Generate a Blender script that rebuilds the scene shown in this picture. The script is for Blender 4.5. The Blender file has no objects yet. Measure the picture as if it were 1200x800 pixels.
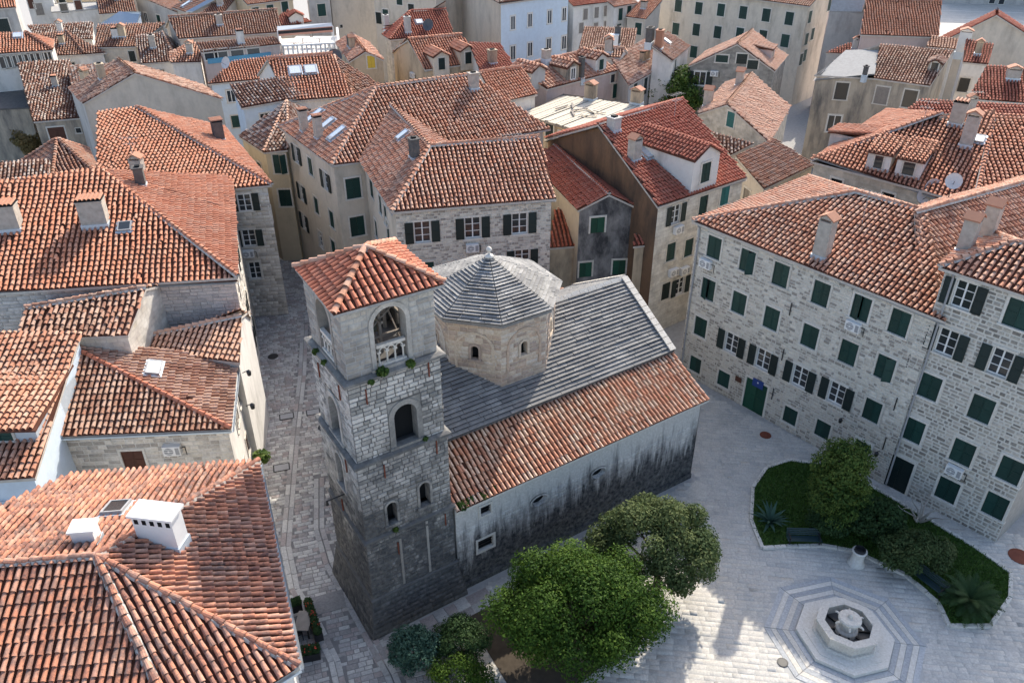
import bpy, math, random
import numpy as np
from mathutils import Vector, Matrix

# ------------------------------------------------------------------ camera, sky, sun, exposure
SC = bpy.context.scene
COL = SC.collection
rng = np.random.default_rng(7)
random.seed(7)
FPX, PITCH, CAMH = 944.0, math.radians(32), 34.0
cam = bpy.data.objects.new('camera', bpy.data.cameras.new('camera'))
COL.objects.link(cam)
cam.location = (0, 0, CAMH)
cam.rotation_euler = (math.radians(90) - PITCH, 0, 0)
cam.data.sensor_width = 36.0
cam.data.lens = FPX / 1200 * 36.0
cam.data.clip_start = 0.5
cam.data.clip_end = 6000
SC.camera = cam

SUN_AZ, SUN_EL = math.radians(24), math.radians(37)
W = bpy.data.worlds.new('World')
SC.world = W
W.use_nodes = True
nt = W.node_tree
sky = nt.nodes.new('ShaderNodeTexSky')
sky.sky_type = 'NISHITA'
sky.sun_disc = False
sky.sun_elevation = SUN_EL
sky.sun_rotation = SUN_AZ
sky.air_density = 0.9
sky.dust_density = 2.5
sky.ozone_density = 0.8
bg = nt.nodes['Background']
bg.inputs['Strength'].default_value = 0.15
nt.links.new(sky.outputs[0], bg.inputs[0])
sl = bpy.data.lights.new('sun', 'SUN')
sl.energy = 2.8
sl.angle = math.radians(0.5)
sl.color = (1.0, 0.93, 0.82)
sun = bpy.data.objects.new('sun', sl)
COL.objects.link(sun)
ts = Vector((math.sin(SUN_AZ) * math.cos(SUN_EL), math.cos(SUN_AZ) * math.cos(SUN_EL), math.sin(SUN_EL)))
sun.rotation_euler = ts.to_track_quat('Z', 'Y').to_euler()
sun.location = (0, 0, 120)
SC.view_settings.view_transform = 'Standard'
SC.view_settings.look = 'None'
SC.view_settings.exposure = 1.22
SC.view_settings.gamma = 1.0
SC.render.engine = 'CYCLES'
SC.cycles.max_bounces = 5
SC.cycles.diffuse_bounces = 3

# ------------------------------------------------------------------ survey: a sight line of the photograph cut at a known height
_c, _s = math.cos(PITCH), math.sin(PITCH)
def ray(px, py):
    x, y = (px - 600) / FPX, -(py - 400) / FPX
    return np.array([x, y * _s + _c, y * _c - _s])
def at(px, py, z=0.0):
    d = ray(px, py)
    return np.array([0, 0, CAMH]) + (z - CAMH) / d[2] * d

# ------------------------------------------------------------------ materials
MATS = {}
def rgba(c): return (c[0], c[1], c[2], 1.0)
class NT:
    def __init__(s, name):
        s.m = bpy.data.materials.new(name); s.m.use_nodes = True
        s.t = s.m.node_tree; s.n = s.t.nodes
        s.b = s.n['Principled BSDF']
    def add(s, kind, **kw):
        n = s.n.new(kind)
        for k, v in kw.items():
            if k.startswith('i_'):
                key = k[2:]
                n.inputs[int(key) if key.isdigit() else key].default_value = v
            else: setattr(n, k, v)
        return n
    def ln(s, a, b): s.t.links.new(a, b)
    def pos(s, scale=(1, 1, 1)):
        g = s.add('ShaderNodeNewGeometry')
        m = s.add('ShaderNodeMapping'); m.inputs['Scale'].default_value = scale
        s.ln(g.outputs['Position'], m.inputs[0]); return m.outputs[0]
    def uv(s, scale=(1, 1, 1)):
        g = s.add('ShaderNodeUVMap')
        m = s.add('ShaderNodeMapping'); m.inputs['Scale'].default_value = scale
        s.ln(g.outputs[0], m.inputs[0]); return m.outputs[0]
    def noise(s, vec, scale, detail=4, rough=.6):
        n = s.add('ShaderNodeTexNoise'); n.inputs['Scale'].default_value = scale
        n.inputs['Detail'].default_value = detail; n.inputs['Roughness'].default_value = rough
        s.ln(vec, n.inputs['Vector']); return n.outputs['Fac']
    def ramp(s, fac, stops, interp='LINEAR'):
        r = s.add('ShaderNodeValToRGB'); cr = r.color_ramp; cr.interpolation = interp
        while len(cr.elements) < len(stops): cr.elements.new(.5)
        for e, (p, c) in zip(cr.elements, stops):
            e.position = p; e.color = rgba(c) if len(c) == 3 else c
        s.ln(fac, r.inputs[0]); return r.outputs[0]
    def mix(s, fac, a, b, mode='MIX'):
        n = s.add('ShaderNodeMix', data_type='RGBA', blend_type=mode)
        for v, i in ((fac, 0), (a, 6), (b, 7)):
            if hasattr(v, 'type') and not isinstance(v, (int, float, tuple)): s.ln(v, n.inputs[i])
            else: n.inputs[i].default_value = v if i == 0 else rgba(v)
        return n.outputs[2]
    def math(s, op, a, b=None):
        n = s.add('ShaderNodeMath', operation=op)
        for i, v in enumerate((a, b)):
            if v is None: continue
            if isinstance(v, (int, float)): n.inputs[i].default_value = v
            else: s.ln(v, n.inputs[i])
        return n.outputs[0]
    def rnd(s):
        a = s.add('ShaderNodeAttribute', attribute_name='tint')
        o = s.add('ShaderNodeObjectInfo')
        return s.math('FRACT', s.math('ADD', a.outputs['Fac'], o.outputs['Random']))
    def bump(s, h, strength=.4, dist=.03):
        b = s.add('ShaderNodeBump'); b.inputs['Strength'].default_value = strength
        b.inputs['Distance'].default_value = dist
        s.ln(h, b.inputs['Height']); s.ln(b.outputs[0], s.b.inputs['Normal'])
    def out(s, col, rough=.85, spec=.3, metal=0.0):
        if isinstance(col, tuple): s.b.inputs['Base Color'].default_value = rgba(col)
        else: s.ln(col, s.b.inputs['Base Color'])
        s.b.inputs['Roughness'].default_value = rough
        s.b.inputs['Specular IOR Level'].default_value = spec
        s.b.inputs['Metallic'].default_value = metal
        return s.m
def flat(name, c, rough=.7, spec=.3, metal=0.0, var=.12):
    if name in MATS: return MATS[name]
    k = NT(name)
    n = k.noise(k.pos(), 3.0, 3)
    if name.startswith(('shutter', 'door')): n = k.math('ADD', k.math('MULTIPLY', n, .5), k.math('MULTIPLY', k.rnd(), .5)); var = .45
    col = k.mix(n, tuple(x * (1 - var) for x in c), tuple(min(1, x * (1 + var)) for x in c))
    MATS[name] = k.out(col, rough, spec, metal)
    return MATS[name]
def tile_mat(name, cols, dirt=(.075, .05, .04), amt=.45, lich=(.56, .38, .28), lamt=.35, soot=0.0, var=.34):
    """clay tiles: each tile has its own firing colour; soot and pale lichen lie over them in patches"""
    k = NT(name); r = k.rnd()
    mean = tuple(sum(c[i] for c in cols) / len(cols) for i in range(3)); cols = [tuple(m + (x - m) * var for x, m in zip(c, mean)) for c in cols]
    st = [(i / len(cols), c) for i, c in enumerate(cols)]
    base = k.ramp(r, st, 'CONSTANT')
    p = k.pos()
    big = k.noise(p, .35, 5, .65); small = k.noise(p, 7.0, 3, .7)
    d = k.ramp(k.math('MULTIPLY', big, small), [(.22, (0, 0, 0)), (.42, (1, 1, 1))])
    base = k.mix(k.math('MULTIPLY', d, amt), base, dirt)
    n2 = k.noise(p, 3.3, 4, .75); r2 = k.math('FRACT', k.math('MULTIPLY', r, 7.31))
    l = k.ramp(k.math('ADD', k.math('MULTIPLY', n2, .7), k.math('MULTIPLY', r2, .35)), [(.5, (0, 0, 0)), (.64, (1, 1, 1))])
    base = k.mix(k.math('MULTIPLY', l, lamt), base, lich)
    if soot:
        n3 = k.noise(p, 2.6, 3, .6); f3 = k.ramp(k.math('ADD', n3, k.math('MULTIPLY', k.math('FRACT', k.math('MULTIPLY', r, 3.77)), .22)), [(.56, (0, 0, 0)), (.70, (1, 1, 1))])
        base = k.mix(k.math('MULTIPLY', f3, soot), base, (.055, .045, .05))
    k.bump(k.noise(p, 22, 3), .35, .02)
    MATS[name] = k.out(base, .82, .25); return k.m
def stone_mat(name, cols, stain=None, amt=0.0, zlo=0, zhi=1, streak=False, cover=.5):
    """cut stone: a colour per block, fine grain, and (where asked) black weathering that thins out with height"""
    k = NT(name); r = k.rnd(); p = k.pos()
    base = k.ramp(r, [(i / len(cols), c) for i, c in enumerate(cols)], 'CONSTANT')
    g = k.noise(p, 9, 5, .7)
    base = k.mix(.55, base, k.ramp(g, [(.25, (.25, .24, .22)), (.75, (.75, .73, .69))]), 'OVERLAY')
    if stain:
        vec = k.pos((1, 1, .13) if streak else (1, 1, .55))
        n = k.noise(vec, 1.5 if streak else .6, 7, .75)
        geo = k.add('ShaderNodeNewGeometry'); sep = k.add('ShaderNodeSeparateXYZ')
        k.ln(geo.outputs['Position'], sep.inputs[0])
        if streak: n = k.math('ADD', k.math('MULTIPLY', k.math('ADD', n, -.5), 1.35), .5)
        mr = k.add('ShaderNodeMapRange'); k.ln(sep.outputs[2], mr.inputs[0])
        mr.inputs[1].default_value = zlo; mr.inputs[2].default_value = zhi
        mr.inputs[3].default_value = .52 if streak else .34; mr.inputs[4].default_value = -.3
        f = k.ramp(k.math('ADD', n, mr.outputs[0]), [(cover - .06, (0, 0, 0)), (cover + .24, (1, 1, 1))])
        f2 = k.math('MULTIPLY', f, k.math('ADD', .55, k.math('MULTIPLY', k.noise(p, 4.5, 4, .7), .8)))
        base = k.mix(k.math('MULTIPLY', f2, amt), base, stain)
    k.bump(g, .5, .03)
    MATS[name] = k.out(base, .9, .2); return k.m
def plaster(name, c, stain=(.12, .11, .10), amt=.5, cover=.5, streak=.35):
    k = NT(name); p = k.pos()
    n = k.noise(k.pos((1, 1, streak)), .55, 7, .68)
    f = k.ramp(n, [(cover, (0, 0, 0)), (cover + .22, (1, 1, 1))])
    col = k.mix(k.noise(p, 2.2, 5, .7), tuple(x * .82 for x in c), tuple(min(1, x * 1.12) for x in c))
    col = k.mix(k.math('MULTIPLY', f, amt), col, stain)
    k.bump(k.noise(p, 6, 5, .7), .35, .03)
    MATS[name] = k.out(col, .92, .15); return k.m
def coursed(name, c1, c2, mortar, bw=.55, bh=.28, amt=.3):
    """far masonry: brick-bond courses too small to pick apart"""
    k = NT(name); u = k.uv()
    b = k.add('ShaderNodeTexBrick', i_Scale=1.0)
    b.inputs['Color1'].default_value = rgba(c1); b.inputs['Color2'].default_value = rgba(c2)
    b.inputs['Mortar'].default_value = rgba(mortar)
    b.inputs['Brick Width'].default_value = bw; b.inputs['Row Height'].default_value = bh
    b.inputs['Mortar Size'].default_value = .018
    k.ln(u, b.inputs['Vector'])
    col = k.mix(.6, b.outputs[0], k.ramp(k.noise(k.pos(), 1.1, 7, .7), [(.3, (.2, .2, .19)), (.7, (.8, .79, .77))]), 'OVERLAY')
    k.bump(b.outputs[1], -.4, .02)
    MATS[name] = k.out(col, .9, .2); return k.m

OR1, OR2, OR3 = (.51, .20, .11), (.45, .165, .09), (.55, .235, .135)
PK, CR, TN = (.57, .31, .20), (.60, .41, .29), (.42, .215, .13)
BR, DK, MD = (.25, .105, .065), (.12, .065, .05), (.34, .13, .078)
tile_mat('tile_orange', [OR1, OR2, OR3, PK, OR1, MD, OR3, OR2], amt=.35, lamt=.30)
tile_mat('tile_mixed', [OR1, PK, MD, OR3, CR, OR2, BR, PK, OR1], amt=.5, lamt=.55)
tile_mat('tile_red', [(.40, .11, .065), (.34, .09, .055), (.44, .14, .08), (.38, .11, .07), (.28, .08, .05)], amt=.35, lamt=.12)
tile_mat('tile_old', [BR, CR, MD, TN, DK, OR2, CR, BR], amt=.75, lamt=.7)
tile_mat('tile_brown', [BR, TN, MD, (.26, .14, .10), DK, TN], dirt=(.05, .04, .035), amt=.6, lich=(.36, .30, .25), lamt=.4)
tile_mat('tile_dark', [DK, BR, (.16, .09, .07), TN, DK], amt=.6, lich=(.5, .44, .38), lamt=.65)
tile_mat('tile_pale', [PK, CR, (.60, .36, .25), TN, PK, OR3, CR], amt=.3, lamt=.5)
tile_mat('tile_burnt', [(.51, .205, .115), (.54, .245, .145), (.45, .17, .10), (.56, .285, .18), (.50, .20, .115), (.41, .16, .10)], dirt=(.045, .04, .045), amt=.95, lich=(.55, .42, .33), lamt=.3, soot=.5)
tile_mat('tile_aisle', [OR1, OR3, PK, CR, OR3, MD, (.60, .40, .28), OR2], amt=.5, lich=(.62, .50, .38), lamt=.6)
tile_mat('tile_tower', [(.50, .17, .095), (.44, .14, .075), (.54, .20, .12), (.38, .12, .07), (.48, .18, .10)], amt=.3, lamt=.14)
stone_mat('cobble_grey2', [(.38, .39, .40), (.42, .43, .44), (.36, .37, .38)])
flat('pan_clay', (.115, .05, .034), .9, .1, var=.4)  # darkened for dirt and for the shade in the channels between tiles
flat('pan_old', (.11, .075, .055), .9, .1, var=.4)
flat('mortar_pale', (.46, .42, .37), .95, .1, var=.3)
LIME = [(.58, .54, .48), (.49, .46, .42), (.64, .60, .54), (.44, .41, .37), (.55, .52, .48), (.37, .345, .31)]
stone_mat('stone_white', LIME)
stone_mat('stone_facade', [(.58, .54, .47), (.50, .46, .40), (.63, .59, .52), (.43, .395, .345), (.55, .52, .46), (.30, .275, .245), (.60, .55, .48), (.34, .31, .275)], (.2, .18, .16), .3, 0, 9)
stone_mat('stone_rubble', [(.42, .39, .34), (.34, .315, .28), (.48, .44, .39), (.27, .25, .22), (.38, .355, .31), (.20, .185, .165)], (.2, .18, .16), .2, 0, 9)
stone_mat('stone_tower', [(.52, .50, .46), (.44, .42, .385), (.58, .55, .51), (.36, .345, .32), (.49, .46, .42), (.28, .27, .25)], (.045, .047, .05), .92, 1.0, 20.0, cover=.46)
stone_mat('stone_church', [(.62, .60, .56), (.57, .55, .52), (.65, .62, .58), (.54, .52, .49)], (.035, .037, .04), .95, .3, 6.3, streak=True, cover=.50)
stone_mat('stone_belfry', [(.50, .47, .42), (.55, .51, .45), (.43, .40, .36), (.52, .495, .45), (.38, .355, .32)], (.14, .13, .12), .6, 12, 24, cover=.46)
stone_mat('stone_drum', [(.47, .37, .29), (.53, .45, .36), (.42, .34, .28), (.55, .49, .42), (.37, .30, .25)], (.14, .11, .10), .6, 7, 12)
stone_mat('stone_drum2', [(.50, .47, .45), (.45, .42, .405), (.55, .51, .48), (.41, .385, .37), (.51, .46, .43)])
stone_mat('stone_slab', [(.37, .365, .35), (.32, .315, .305), (.42, .415, .40), (.28, .275, .27), (.35, .345, .33)], (.09, .092, .095), .65, 0, 30, cover=.42)
stone_mat('stone_trim', [(.58, .55, .50), (.62, .59, .54), (.54, .51, .46)])
stone_mat('paver_plaza', [(.53, .505, .465), (.505, .485, .445), (.545, .52, .475), (.48, .465, .435), (.515, .49, .45)], (.22, .21, .2), .45, -40, 40)
stone_mat('cobble', [(.40, .40, .39), (.33, .33, .33), (.47, .465, .45), (.36, .345, .34), (.28, .27, .265), (.43, .425, .415), (.33, .295, .285)])
stone_mat('ledge_stone', [(.30, .29, .27)], (.06, .06, .062), .8, 0, 30, cover=.40)
stone_mat('cobble_grey', [(.24, .235, .235), (.29, .28, .275), (.20, .195, .195), (.34, .33, .32)])
flat('mortar', (.30, .285, .26), .95, .1, var=.3)
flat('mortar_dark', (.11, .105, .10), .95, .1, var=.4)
flat('mortar_light', (.56, .53, .47), .95, .1, var=.2)
flat('slab_edge', (.05, .052, .055), .95, .1, var=.4)  # near-black slab risers: their shade is painted into the colour
flat('plaza_joint', (.40, .39, .365), .95, .1, var=.2)
flat('street_joint', (.19, .185, .18), .95, .1, var=.3)
flat('joint_pale', (.36, .35, .33), .95, .1, var=.3)
plaster('pl_cream', (.60, .53, .43), (.2, .17, .13), .55, .47)
plaster('pl_white', (.66, .63, .58), (.26, .24, .21), .55, .48)
plaster('pl_beige', (.54, .48, .40), (.2, .18, .16), .45, .48)
plaster('pl_yellow', (.58, .48, .33), (.25, .2, .14), .4)
plaster('pl_blue', (.55, .63, .70), (.35, .38, .42), .3)
plaster('pl_black', (.30, .285, .27), (.045, .045, .048), .95, .36, .5)
plaster('pl_brown', (.17, .105, .065), (.05, .04, .035), .8, .42)
plaster('pl_ochre', (.50, .40, .28), (.08, .075, .07), .75, .46)
plaster('pl_grimy', (.42, .36, .28), (.10, .095, .09), .9, .44, .25)
plaster('pl_pink', (.50, .40, .36), (.2, .17, .15), .4)
plaster('pl_grey', (.46, .44, .41), (.17, .16, .15), .6, .47)
coursed('masonry_grey', (.40, .38, .34), (.28, .27, .25), (.34, .32, .29))
coursed('masonry_warm', (.50, .45, .38), (.40, .36, .30), (.44, .41, .36))
coursed('masonry_dark', (.30, .28, .25), (.20, .19, .17), (.25, .24, .22))
coursed('masonry_white', (.60, .56, .49), (.50, .47, .42), (.46, .43, .39), .6, .3)
flat('shutter_green', (.006, .036, .029), .55, .4)
flat('shutter_dark', (.007, .018, .017), .55, .4)
flat('shutter_teal', (.02, .12, .115), .55, .4)
flat('door_green', (.008, .062, .036), .55, .4)
flat('wood_brown', (.085, .035, .022), .6, .3, var=.3)
flat('wood_grey', (.24, .21, .18), .8, .2, var=.3)
flat('black_hole', (.012, .013, .014), .8, .1)
flat('white_paint', (.72, .71, .68), .5, .4, var=.06)
flat('cream_paint', (.62, .57, .48), .6, .3, var=.08)
flat('iron_black', (.025, .025, .025), .5, .5, .3)
flat('iron_rust', (.16, .05, .03), .85, .2, var=.4)
flat('zinc', (.36, .42, .47), .4, .5, .6)
flat('flashing', (.50, .56, .60), .45, .5, .2)
flat('grey_plastic', (.30, .30, .30), .6, .3)
flat('dish_pale', (.55, .52, .50), .5, .4)
flat('dish_dark', (.07, .08, .09), .5, .4)
flat('chimney_plaster', (.40, .36, .31), .9, .1, var=.4)
flat('skylight_glass', (.62, .66, .70), .12, .6, .3, var=.05)
flat('lawn_soil', (.05, .085, .025), .95, .1, var=.4)
flat('tree_soil', (.075, .06, .045), .95, .1, var=.4)
flat('bark', (.10, .075, .055), .95, .1, var=.4)
flat('bark_pale', (.36, .33, .28), .95, .1, var=.3)
flat('concrete', (.34, .33, .31), .9, .1, var=.25)
flat('plank_pale', (.50, .45, .36), .85, .2, var=.2)
flat('sign_blue', (.02, .05, .2), .4, .4)
flat('canvas_white', (.66, .62, .56), .8, .1)
flat('canvas_salmon', (.55, .28, .20), .8, .1)
flat('bronze', (.10, .10, .07), .45, .5, .8)
flat('terracotta', (.37, .18, .115), .8, .2)
flat('blue_paint', (.10, .27, .38), .6, .3)
flat('yellow_paint', (.58, .40, .05), .6, .3)
flat('flower_red', (.5, .05, .03), .7, .2)
flat('bin_black', (.02, .02, .022), .5, .4)
flat('bench_green', (.02, .045, .05), .5, .4)
def glass_mat():
    k = NT('window_glass'); MATS['window_glass'] = k.out((.025, .03, .034), .08, .6)
glass_mat()
def leaf_mat(name, cols):
    k = NT(name); r = k.rnd()
    c = k.ramp(r, [(i / max(1, len(cols) - 1), x) for i, x in enumerate(cols)])
    k.b.inputs['Transmission Weight'].default_value = 0
    m = k.out(c, .7, .12)
    tr = k.add('ShaderNodeBsdfTranslucent'); mx = k.add('ShaderNodeMixShader'); mx.inputs[0].default_value = .25
    k.ln(c, tr.inputs[0]); k.ln(k.b.outputs[0], mx.inputs[1]); k.ln(tr.outputs[0], mx.inputs[2])
    k.ln(mx.outputs[0], k.n['Material Output'].inputs[0])
    MATS[name] = m
leaf_mat('leaf_bright', [(.020, .050, .009), (.045, .092, .012), (.085, .14, .019), (.03, .066, .010)])
leaf_mat('leaf_olive', [(.035, .062, .022), (.065, .095, .034), (.11, .135, .05), (.045, .07, .025)])
leaf_mat('leaf_dark', [(.02, .045, .018), (.035, .07, .025), (.055, .09, .03)])
leaf_mat('leaf_blue', [(.03, .07, .05), (.05, .10, .075), (.07, .13, .09)])
leaf_mat('leaf_mid', [(.022, .052, .014), (.048, .095, .02), (.11, .15, .032), (.038, .076, .017)])
leaf_mat('leaf_dry', [(.20, .13, .05), (.14, .12, .05), (.26, .18, .08)])
leaf_mat('grass', [(.045, .10, .018), (.068, .135, .026), (.09, .155, .034)])

# ------------------------------------------------------------------ mesh helpers
def np_mesh(name, verts, quads, mats, tint=None, mi=None, uv=None, smooth=False):
    """quads: (M,4) or (M,3) index array"""
    me = bpy.data.meshes.new(name)
    verts = np.asarray(verts, np.float32); q = np.asarray(quads, np.int32)
    M, k = q.shape
    me.vertices.add(len(verts)); me.vertices.foreach_set('co', verts.ravel())
    me.loops.add(M * k); me.loops.foreach_set('vertex_index', q.ravel())
    me.polygons.add(M)
    me.polygons.foreach_set('loop_start', np.arange(M, dtype=np.int32) * k)
    me.polygons.foreach_set('loop_total', np.full(M, k, np.int32))
    if mi is not None: me.polygons.foreach_set('material_index', np.asarray(mi, np.int32))
    if smooth: me.polygons.foreach_set('use_smooth', np.ones(M, bool))
    for m in mats: me.materials.append(MATS[m])
    if tint is not None:
        a = me.attributes.new('tint', 'FLOAT', 'FACE'); a.data.foreach_set('value', np.asarray(tint, np.float32))
    if uv is not None:
        l = me.uv_layers.new(name='UVMap'); l.data.foreach_set('uv', np.asarray(uv, np.float32).ravel())
    me.update(calc_edges=True)
    return me
class MB:
    def __init__(s): s.v = []; s.f = []; s.mi = []; s.uv = []
    def poly(s, pts, m=0, uv=None):
        b = len(s.v); s.v += [tuple(map(float, p)) for p in pts]
        s.f.append(tuple(range(b, b + len(pts)))); s.mi.append(m)
        s.uv += list(uv) if uv is not None else [(0, 0)] * len(pts)
    def hull(s, pts, faces, m=0):
        b = len(s.v); s.v += [tuple(map(float, p)) for p in pts]
        for f in faces:
            s.f.append(tuple(b + i for i in f)); s.mi.append(m); s.uv += [(0, 0)] * len(f)
    def box(s, x0, x1, y0, y1, z0, z1, m=0, M=None, top=1.0):
        cx, cy = (x0 + x1) / 2, (y0 + y1) / 2
        p = [(x, y, z0) for x, y in ((x0, y0), (x1, y0), (x1, y1), (x0, y1))]
        p += [(cx + (x - cx) * top, cy + (y - cy) * top, z1) for x, y in ((x0, y0), (x1, y0), (x1, y1), (x0, y1))]
        if M is not None: p = [tuple(M @ Vector(q)) for q in p]
        s.hull(p, [(3, 2, 1, 0), (4, 5, 6, 7), (0, 1, 5, 4), (1, 2, 6, 5), (2, 3, 7, 6), (3, 0, 4, 7)], m)
    def tube(s, a, b, r0, r1=None, n=6, m=0):
        a, b = Vector(a), Vector(b); r1 = r0 if r1 is None else r1
        d = (b - a).normalized(); x = d.orthogonal().normalized(); y = d.cross(x)
        p = [a + r0 * (math.cos(t) * x + math.sin(t) * y) for t in (2 * math.pi * i / n for i in range(n))]
        p += [b + r1 * (math.cos(t) * x + math.sin(t) * y) for t in (2 * math.pi * i / n for i in range(n))]
        s.hull(p, [(i, (i + 1) % n, n + (i + 1) % n, n + i) for i in range(n)] + [tuple(range(n))[::-1], tuple(range(n, 2 * n))], m)
    def path(s, pts, r, n=5, m=0):
        for a, b in zip(pts, pts[1:]): s.tube(a, b, r, r, n, m)
    def lathe(s, prof, n=16, m=0, c=(0, 0, 0), ph=0.0, cap=True):
        p = [(c[0] + r * math.cos(2 * math.pi * i / n + ph), c[1] + r * math.sin(2 * math.pi * i / n + ph), c[2] + z) for r, z in prof for i in range(n)]
        f = [(k * n + i, k * n + (i + 1) % n, (k + 1) * n + (i + 1) % n, (k + 1) * n + i) for k in range(len(prof) - 1) for i in range(n)]
        if cap: f += [tuple(range((len(prof) - 1) * n, len(prof) * n)), tuple(range(n))[::-1]]
        s.hull(p, f, m)
    def mesh(s, name, mats, smooth=False):
        me = bpy.data.meshes.new(name)
        me.from_pydata(s.v, [], s.f)
        for m in mats: me.materials.append(MATS[m])
        me.polygons.foreach_set('material_index', s.mi)
        l = me.uv_layers.new(name='UVMap'); l.data.foreach_set('uv', np.array(s.uv, np.float32).ravel())
        if smooth: me.polygons.foreach_set('use_smooth', [True] * len(s.f))
        me.update(); return me
def obj(name, mesh, parent=None, M=None, label=None, cat=None, group=None, kind=None):
    o = bpy.data.objects.new(name, mesh); COL.objects.link(o)
    if parent is not None: o.parent = parent
    if M is not None: o.matrix_basis = M
    for k, v in (('label', label), ('category', cat), ('group', group), ('kind', kind)):
        if v: o[k] = v
    return o
def frame(o, x, y, z):
    return Matrix(((x[0], y[0], z[0], o[0]), (x[1], y[1], z[1], o[1]), (x[2], y[2], z[2], o[2]), (0, 0, 0, 1)))
def unit(v): v = np.asarray(v, float); return v / np.linalg.norm(v)
def campos(): return np.array([0, 0, CAMH])
def project(p):
    d = np.asarray(p, float) - campos(); Y = d[1] * _s + d[2] * _c; Z = d[1] * _c - d[2] * _s
    return 600 + FPX * d[0] / Z, 400 - FPX * Y / Z
def cdist(p): return float(np.linalg.norm(np.asarray(p) - campos()))

# ------------------------------------------------------------------ barrel tiles
class Tiles:
    """collects the barrel tiles of one roof; the nearest may become objects, the rest one mesh"""
    def __init__(s): s.rows = []          # (P, a, up, n, L, w, tint)
    def plane(s, poly, pitch=.32, row=.40, jit=.02, lift=.02):
        P = np.asarray(poly, float); c = P.mean(0)
        n = np.zeros(3)
        for i in range(len(P)): n += np.cross(P[i] - c, P[(i + 1) % len(P)] - c)
        n = unit(n); n = n if n[2] > 0 else -n
        d = np.array([n[0], n[1], 0]); d = np.array([0, -1., 0]) if np.linalg.norm(d) < 1e-4 else d
        d = unit(d - n * d.dot(n)); a = np.cross(n, d)
        A, D = (P - c) @ a, (P - c) @ d; R = (P - c) @ n
        lo, hi = A.min(), A.max(); m = max(1, int(round((hi - lo) / pitch))); pw = (hi - lo) / m
        for i in range(m):
            x = lo + (i + .5) * pw; ys = []
            for j in range(len(P)):
                x0, x1 = A[j], A[(j + 1) % len(P)]
                if (x0 <= x) != (x1 <= x): ys.append(D[j] + (x - x0) / (x1 - x0) * (D[(j + 1) % len(P)] - D[j]))
            ys.sort()
            for y0, y1 in zip(ys[::2], ys[1::2]):
                if y1 - y0 < .12: continue
                k = max(1, int(math.ceil((y1 - y0) / row - .25)))
                yy = y1 - row * np.arange(k)
                L = np.minimum(row + .07, yy - y0 + .02)
                w = 1 / ((A[None] - x) ** 2 + (D[None] - yy[:, None]) ** 2 + .05)
                r = 0 * yy
                xx = x + rng.normal(0, jit * .5, k); nn = r + lift + rng.normal(0, jit * .35, k)
                g_ = c + x * a + yy[:, None] * d; nn = nn + .035 * (1 + np.sin(g_[:, 0] * .9 + g_[:, 1] * .4) * np.sin(g_[:, 1] * .75 - g_[:, 0] * .3)); xx = xx + .025 * np.sin(yy * 1.7 + x * .6)
                slip = rng.random(k) < .012; yy = yy + slip * rng.uniform(.05, .2, k); xx = xx + slip * rng.normal(0, .05, k)
                pos = c + xx[:, None] * a + (yy + rng.normal(0, jit, k))[:, None] * d + nn[:, None] * n
                for q in range(k): s.rows.append((pos[q], a, -d, n, L[q], pw))
    def mesh(s, rows, name, mat, org, seg=4):
        if not rows: return None
        P = np.array([r[0] for r in rows]) - org; a = np.array([r[1] for r in rows]); u = np.array([r[2] for r in rows]); n = np.array([r[3] for r in rows])
        L = np.array([r[4] for r in rows]); w = np.array([r[5] for r in rows])
        K = len(rows); th = np.linspace(math.pi * .97, math.pi * .03, seg + 1)
        tilt = rng.normal(0, .02, K)
        out = np.zeros((K, 2, seg + 1, 3))
        for e, (rs, lf, t) in enumerate(((.34, .065, 0.), (.27, .0, 1.))):
            rad = rs * w
            for j, tt in enumerate(th):
                out[:, e, j] = P + (np.cos(tt) * rad)[:, None] * a + (np.sin(tt) * rad * 1.05 + lf * (.4 + .6 * math.sin(tt)))[:, None] * n + (t * L)[:, None] * u + (tilt * t * L)[:, None] * a
        V = out.reshape(-1, 3); S = seg + 1; b = np.arange(K)[:, None] * 2 * S; j = np.arange(seg)[None]
        Q = np.stack([b + j, b + j + 1, b + S + j + 1, b + S + j], -1).reshape(-1, 4)[:, ::-1]
        return np_mesh(name, V, Q, [mat], np.repeat(rng.random(K), seg), smooth=False)
def unit_tile():
    """one barrel tile, 1 m long towards +y, 1 m pitch, with thickness: scaled per tile"""
    b = MB(); seg = 5; pts = []
    for (rs, lf, y, th) in ((.36, .16, 0, 0), (.28, .0, 1, 0), (.36, .16, 0, .05)):
        for j in range(seg + 1):
            t = math.pi * (.97 - .94 * j / seg)
            pts.append((math.cos(t) * (rs - th), y, math.sin(t) * (rs - th) * .95 + lf))
    S = seg + 1
    f = [(j + S, j + S + 1, j + 1, j) for j in range(seg)] + [(j, j + 1, 2 * S + j + 1, 2 * S + j) for j in range(seg)]
    b.hull(pts, f); return b
def tile_objects(rows, parent, mat, org, name='roof_tile', label=None):
    me = unit_tile().mesh(name, [mat])
    for P, a, u, n, L, w in rows:
        tl = random.gauss(0, .02); uu = unit(u + a * tl); aa = np.cross(uu, n)
        M = frame(P - org, aa * w, uu * L, n * w)
        obj(name, me, parent, M)
def cap_rows(p, q, n, r=.17, ln=.42):
    p, q = np.asarray(p, float), np.asarray(q, float)
    if q[2] < p[2]: p, q = q, p
    L = np.linalg.norm(q - p); k = max(1, int(round(L / ln))); u = (q - p) / L
    n = unit(n - u * n.dot(u)); a = np.cross(u, n)
    return [(p + u * (i * L / k) + n * .05, a, u, n, L / k + .05, r / .37) for i in range(k)]

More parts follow.
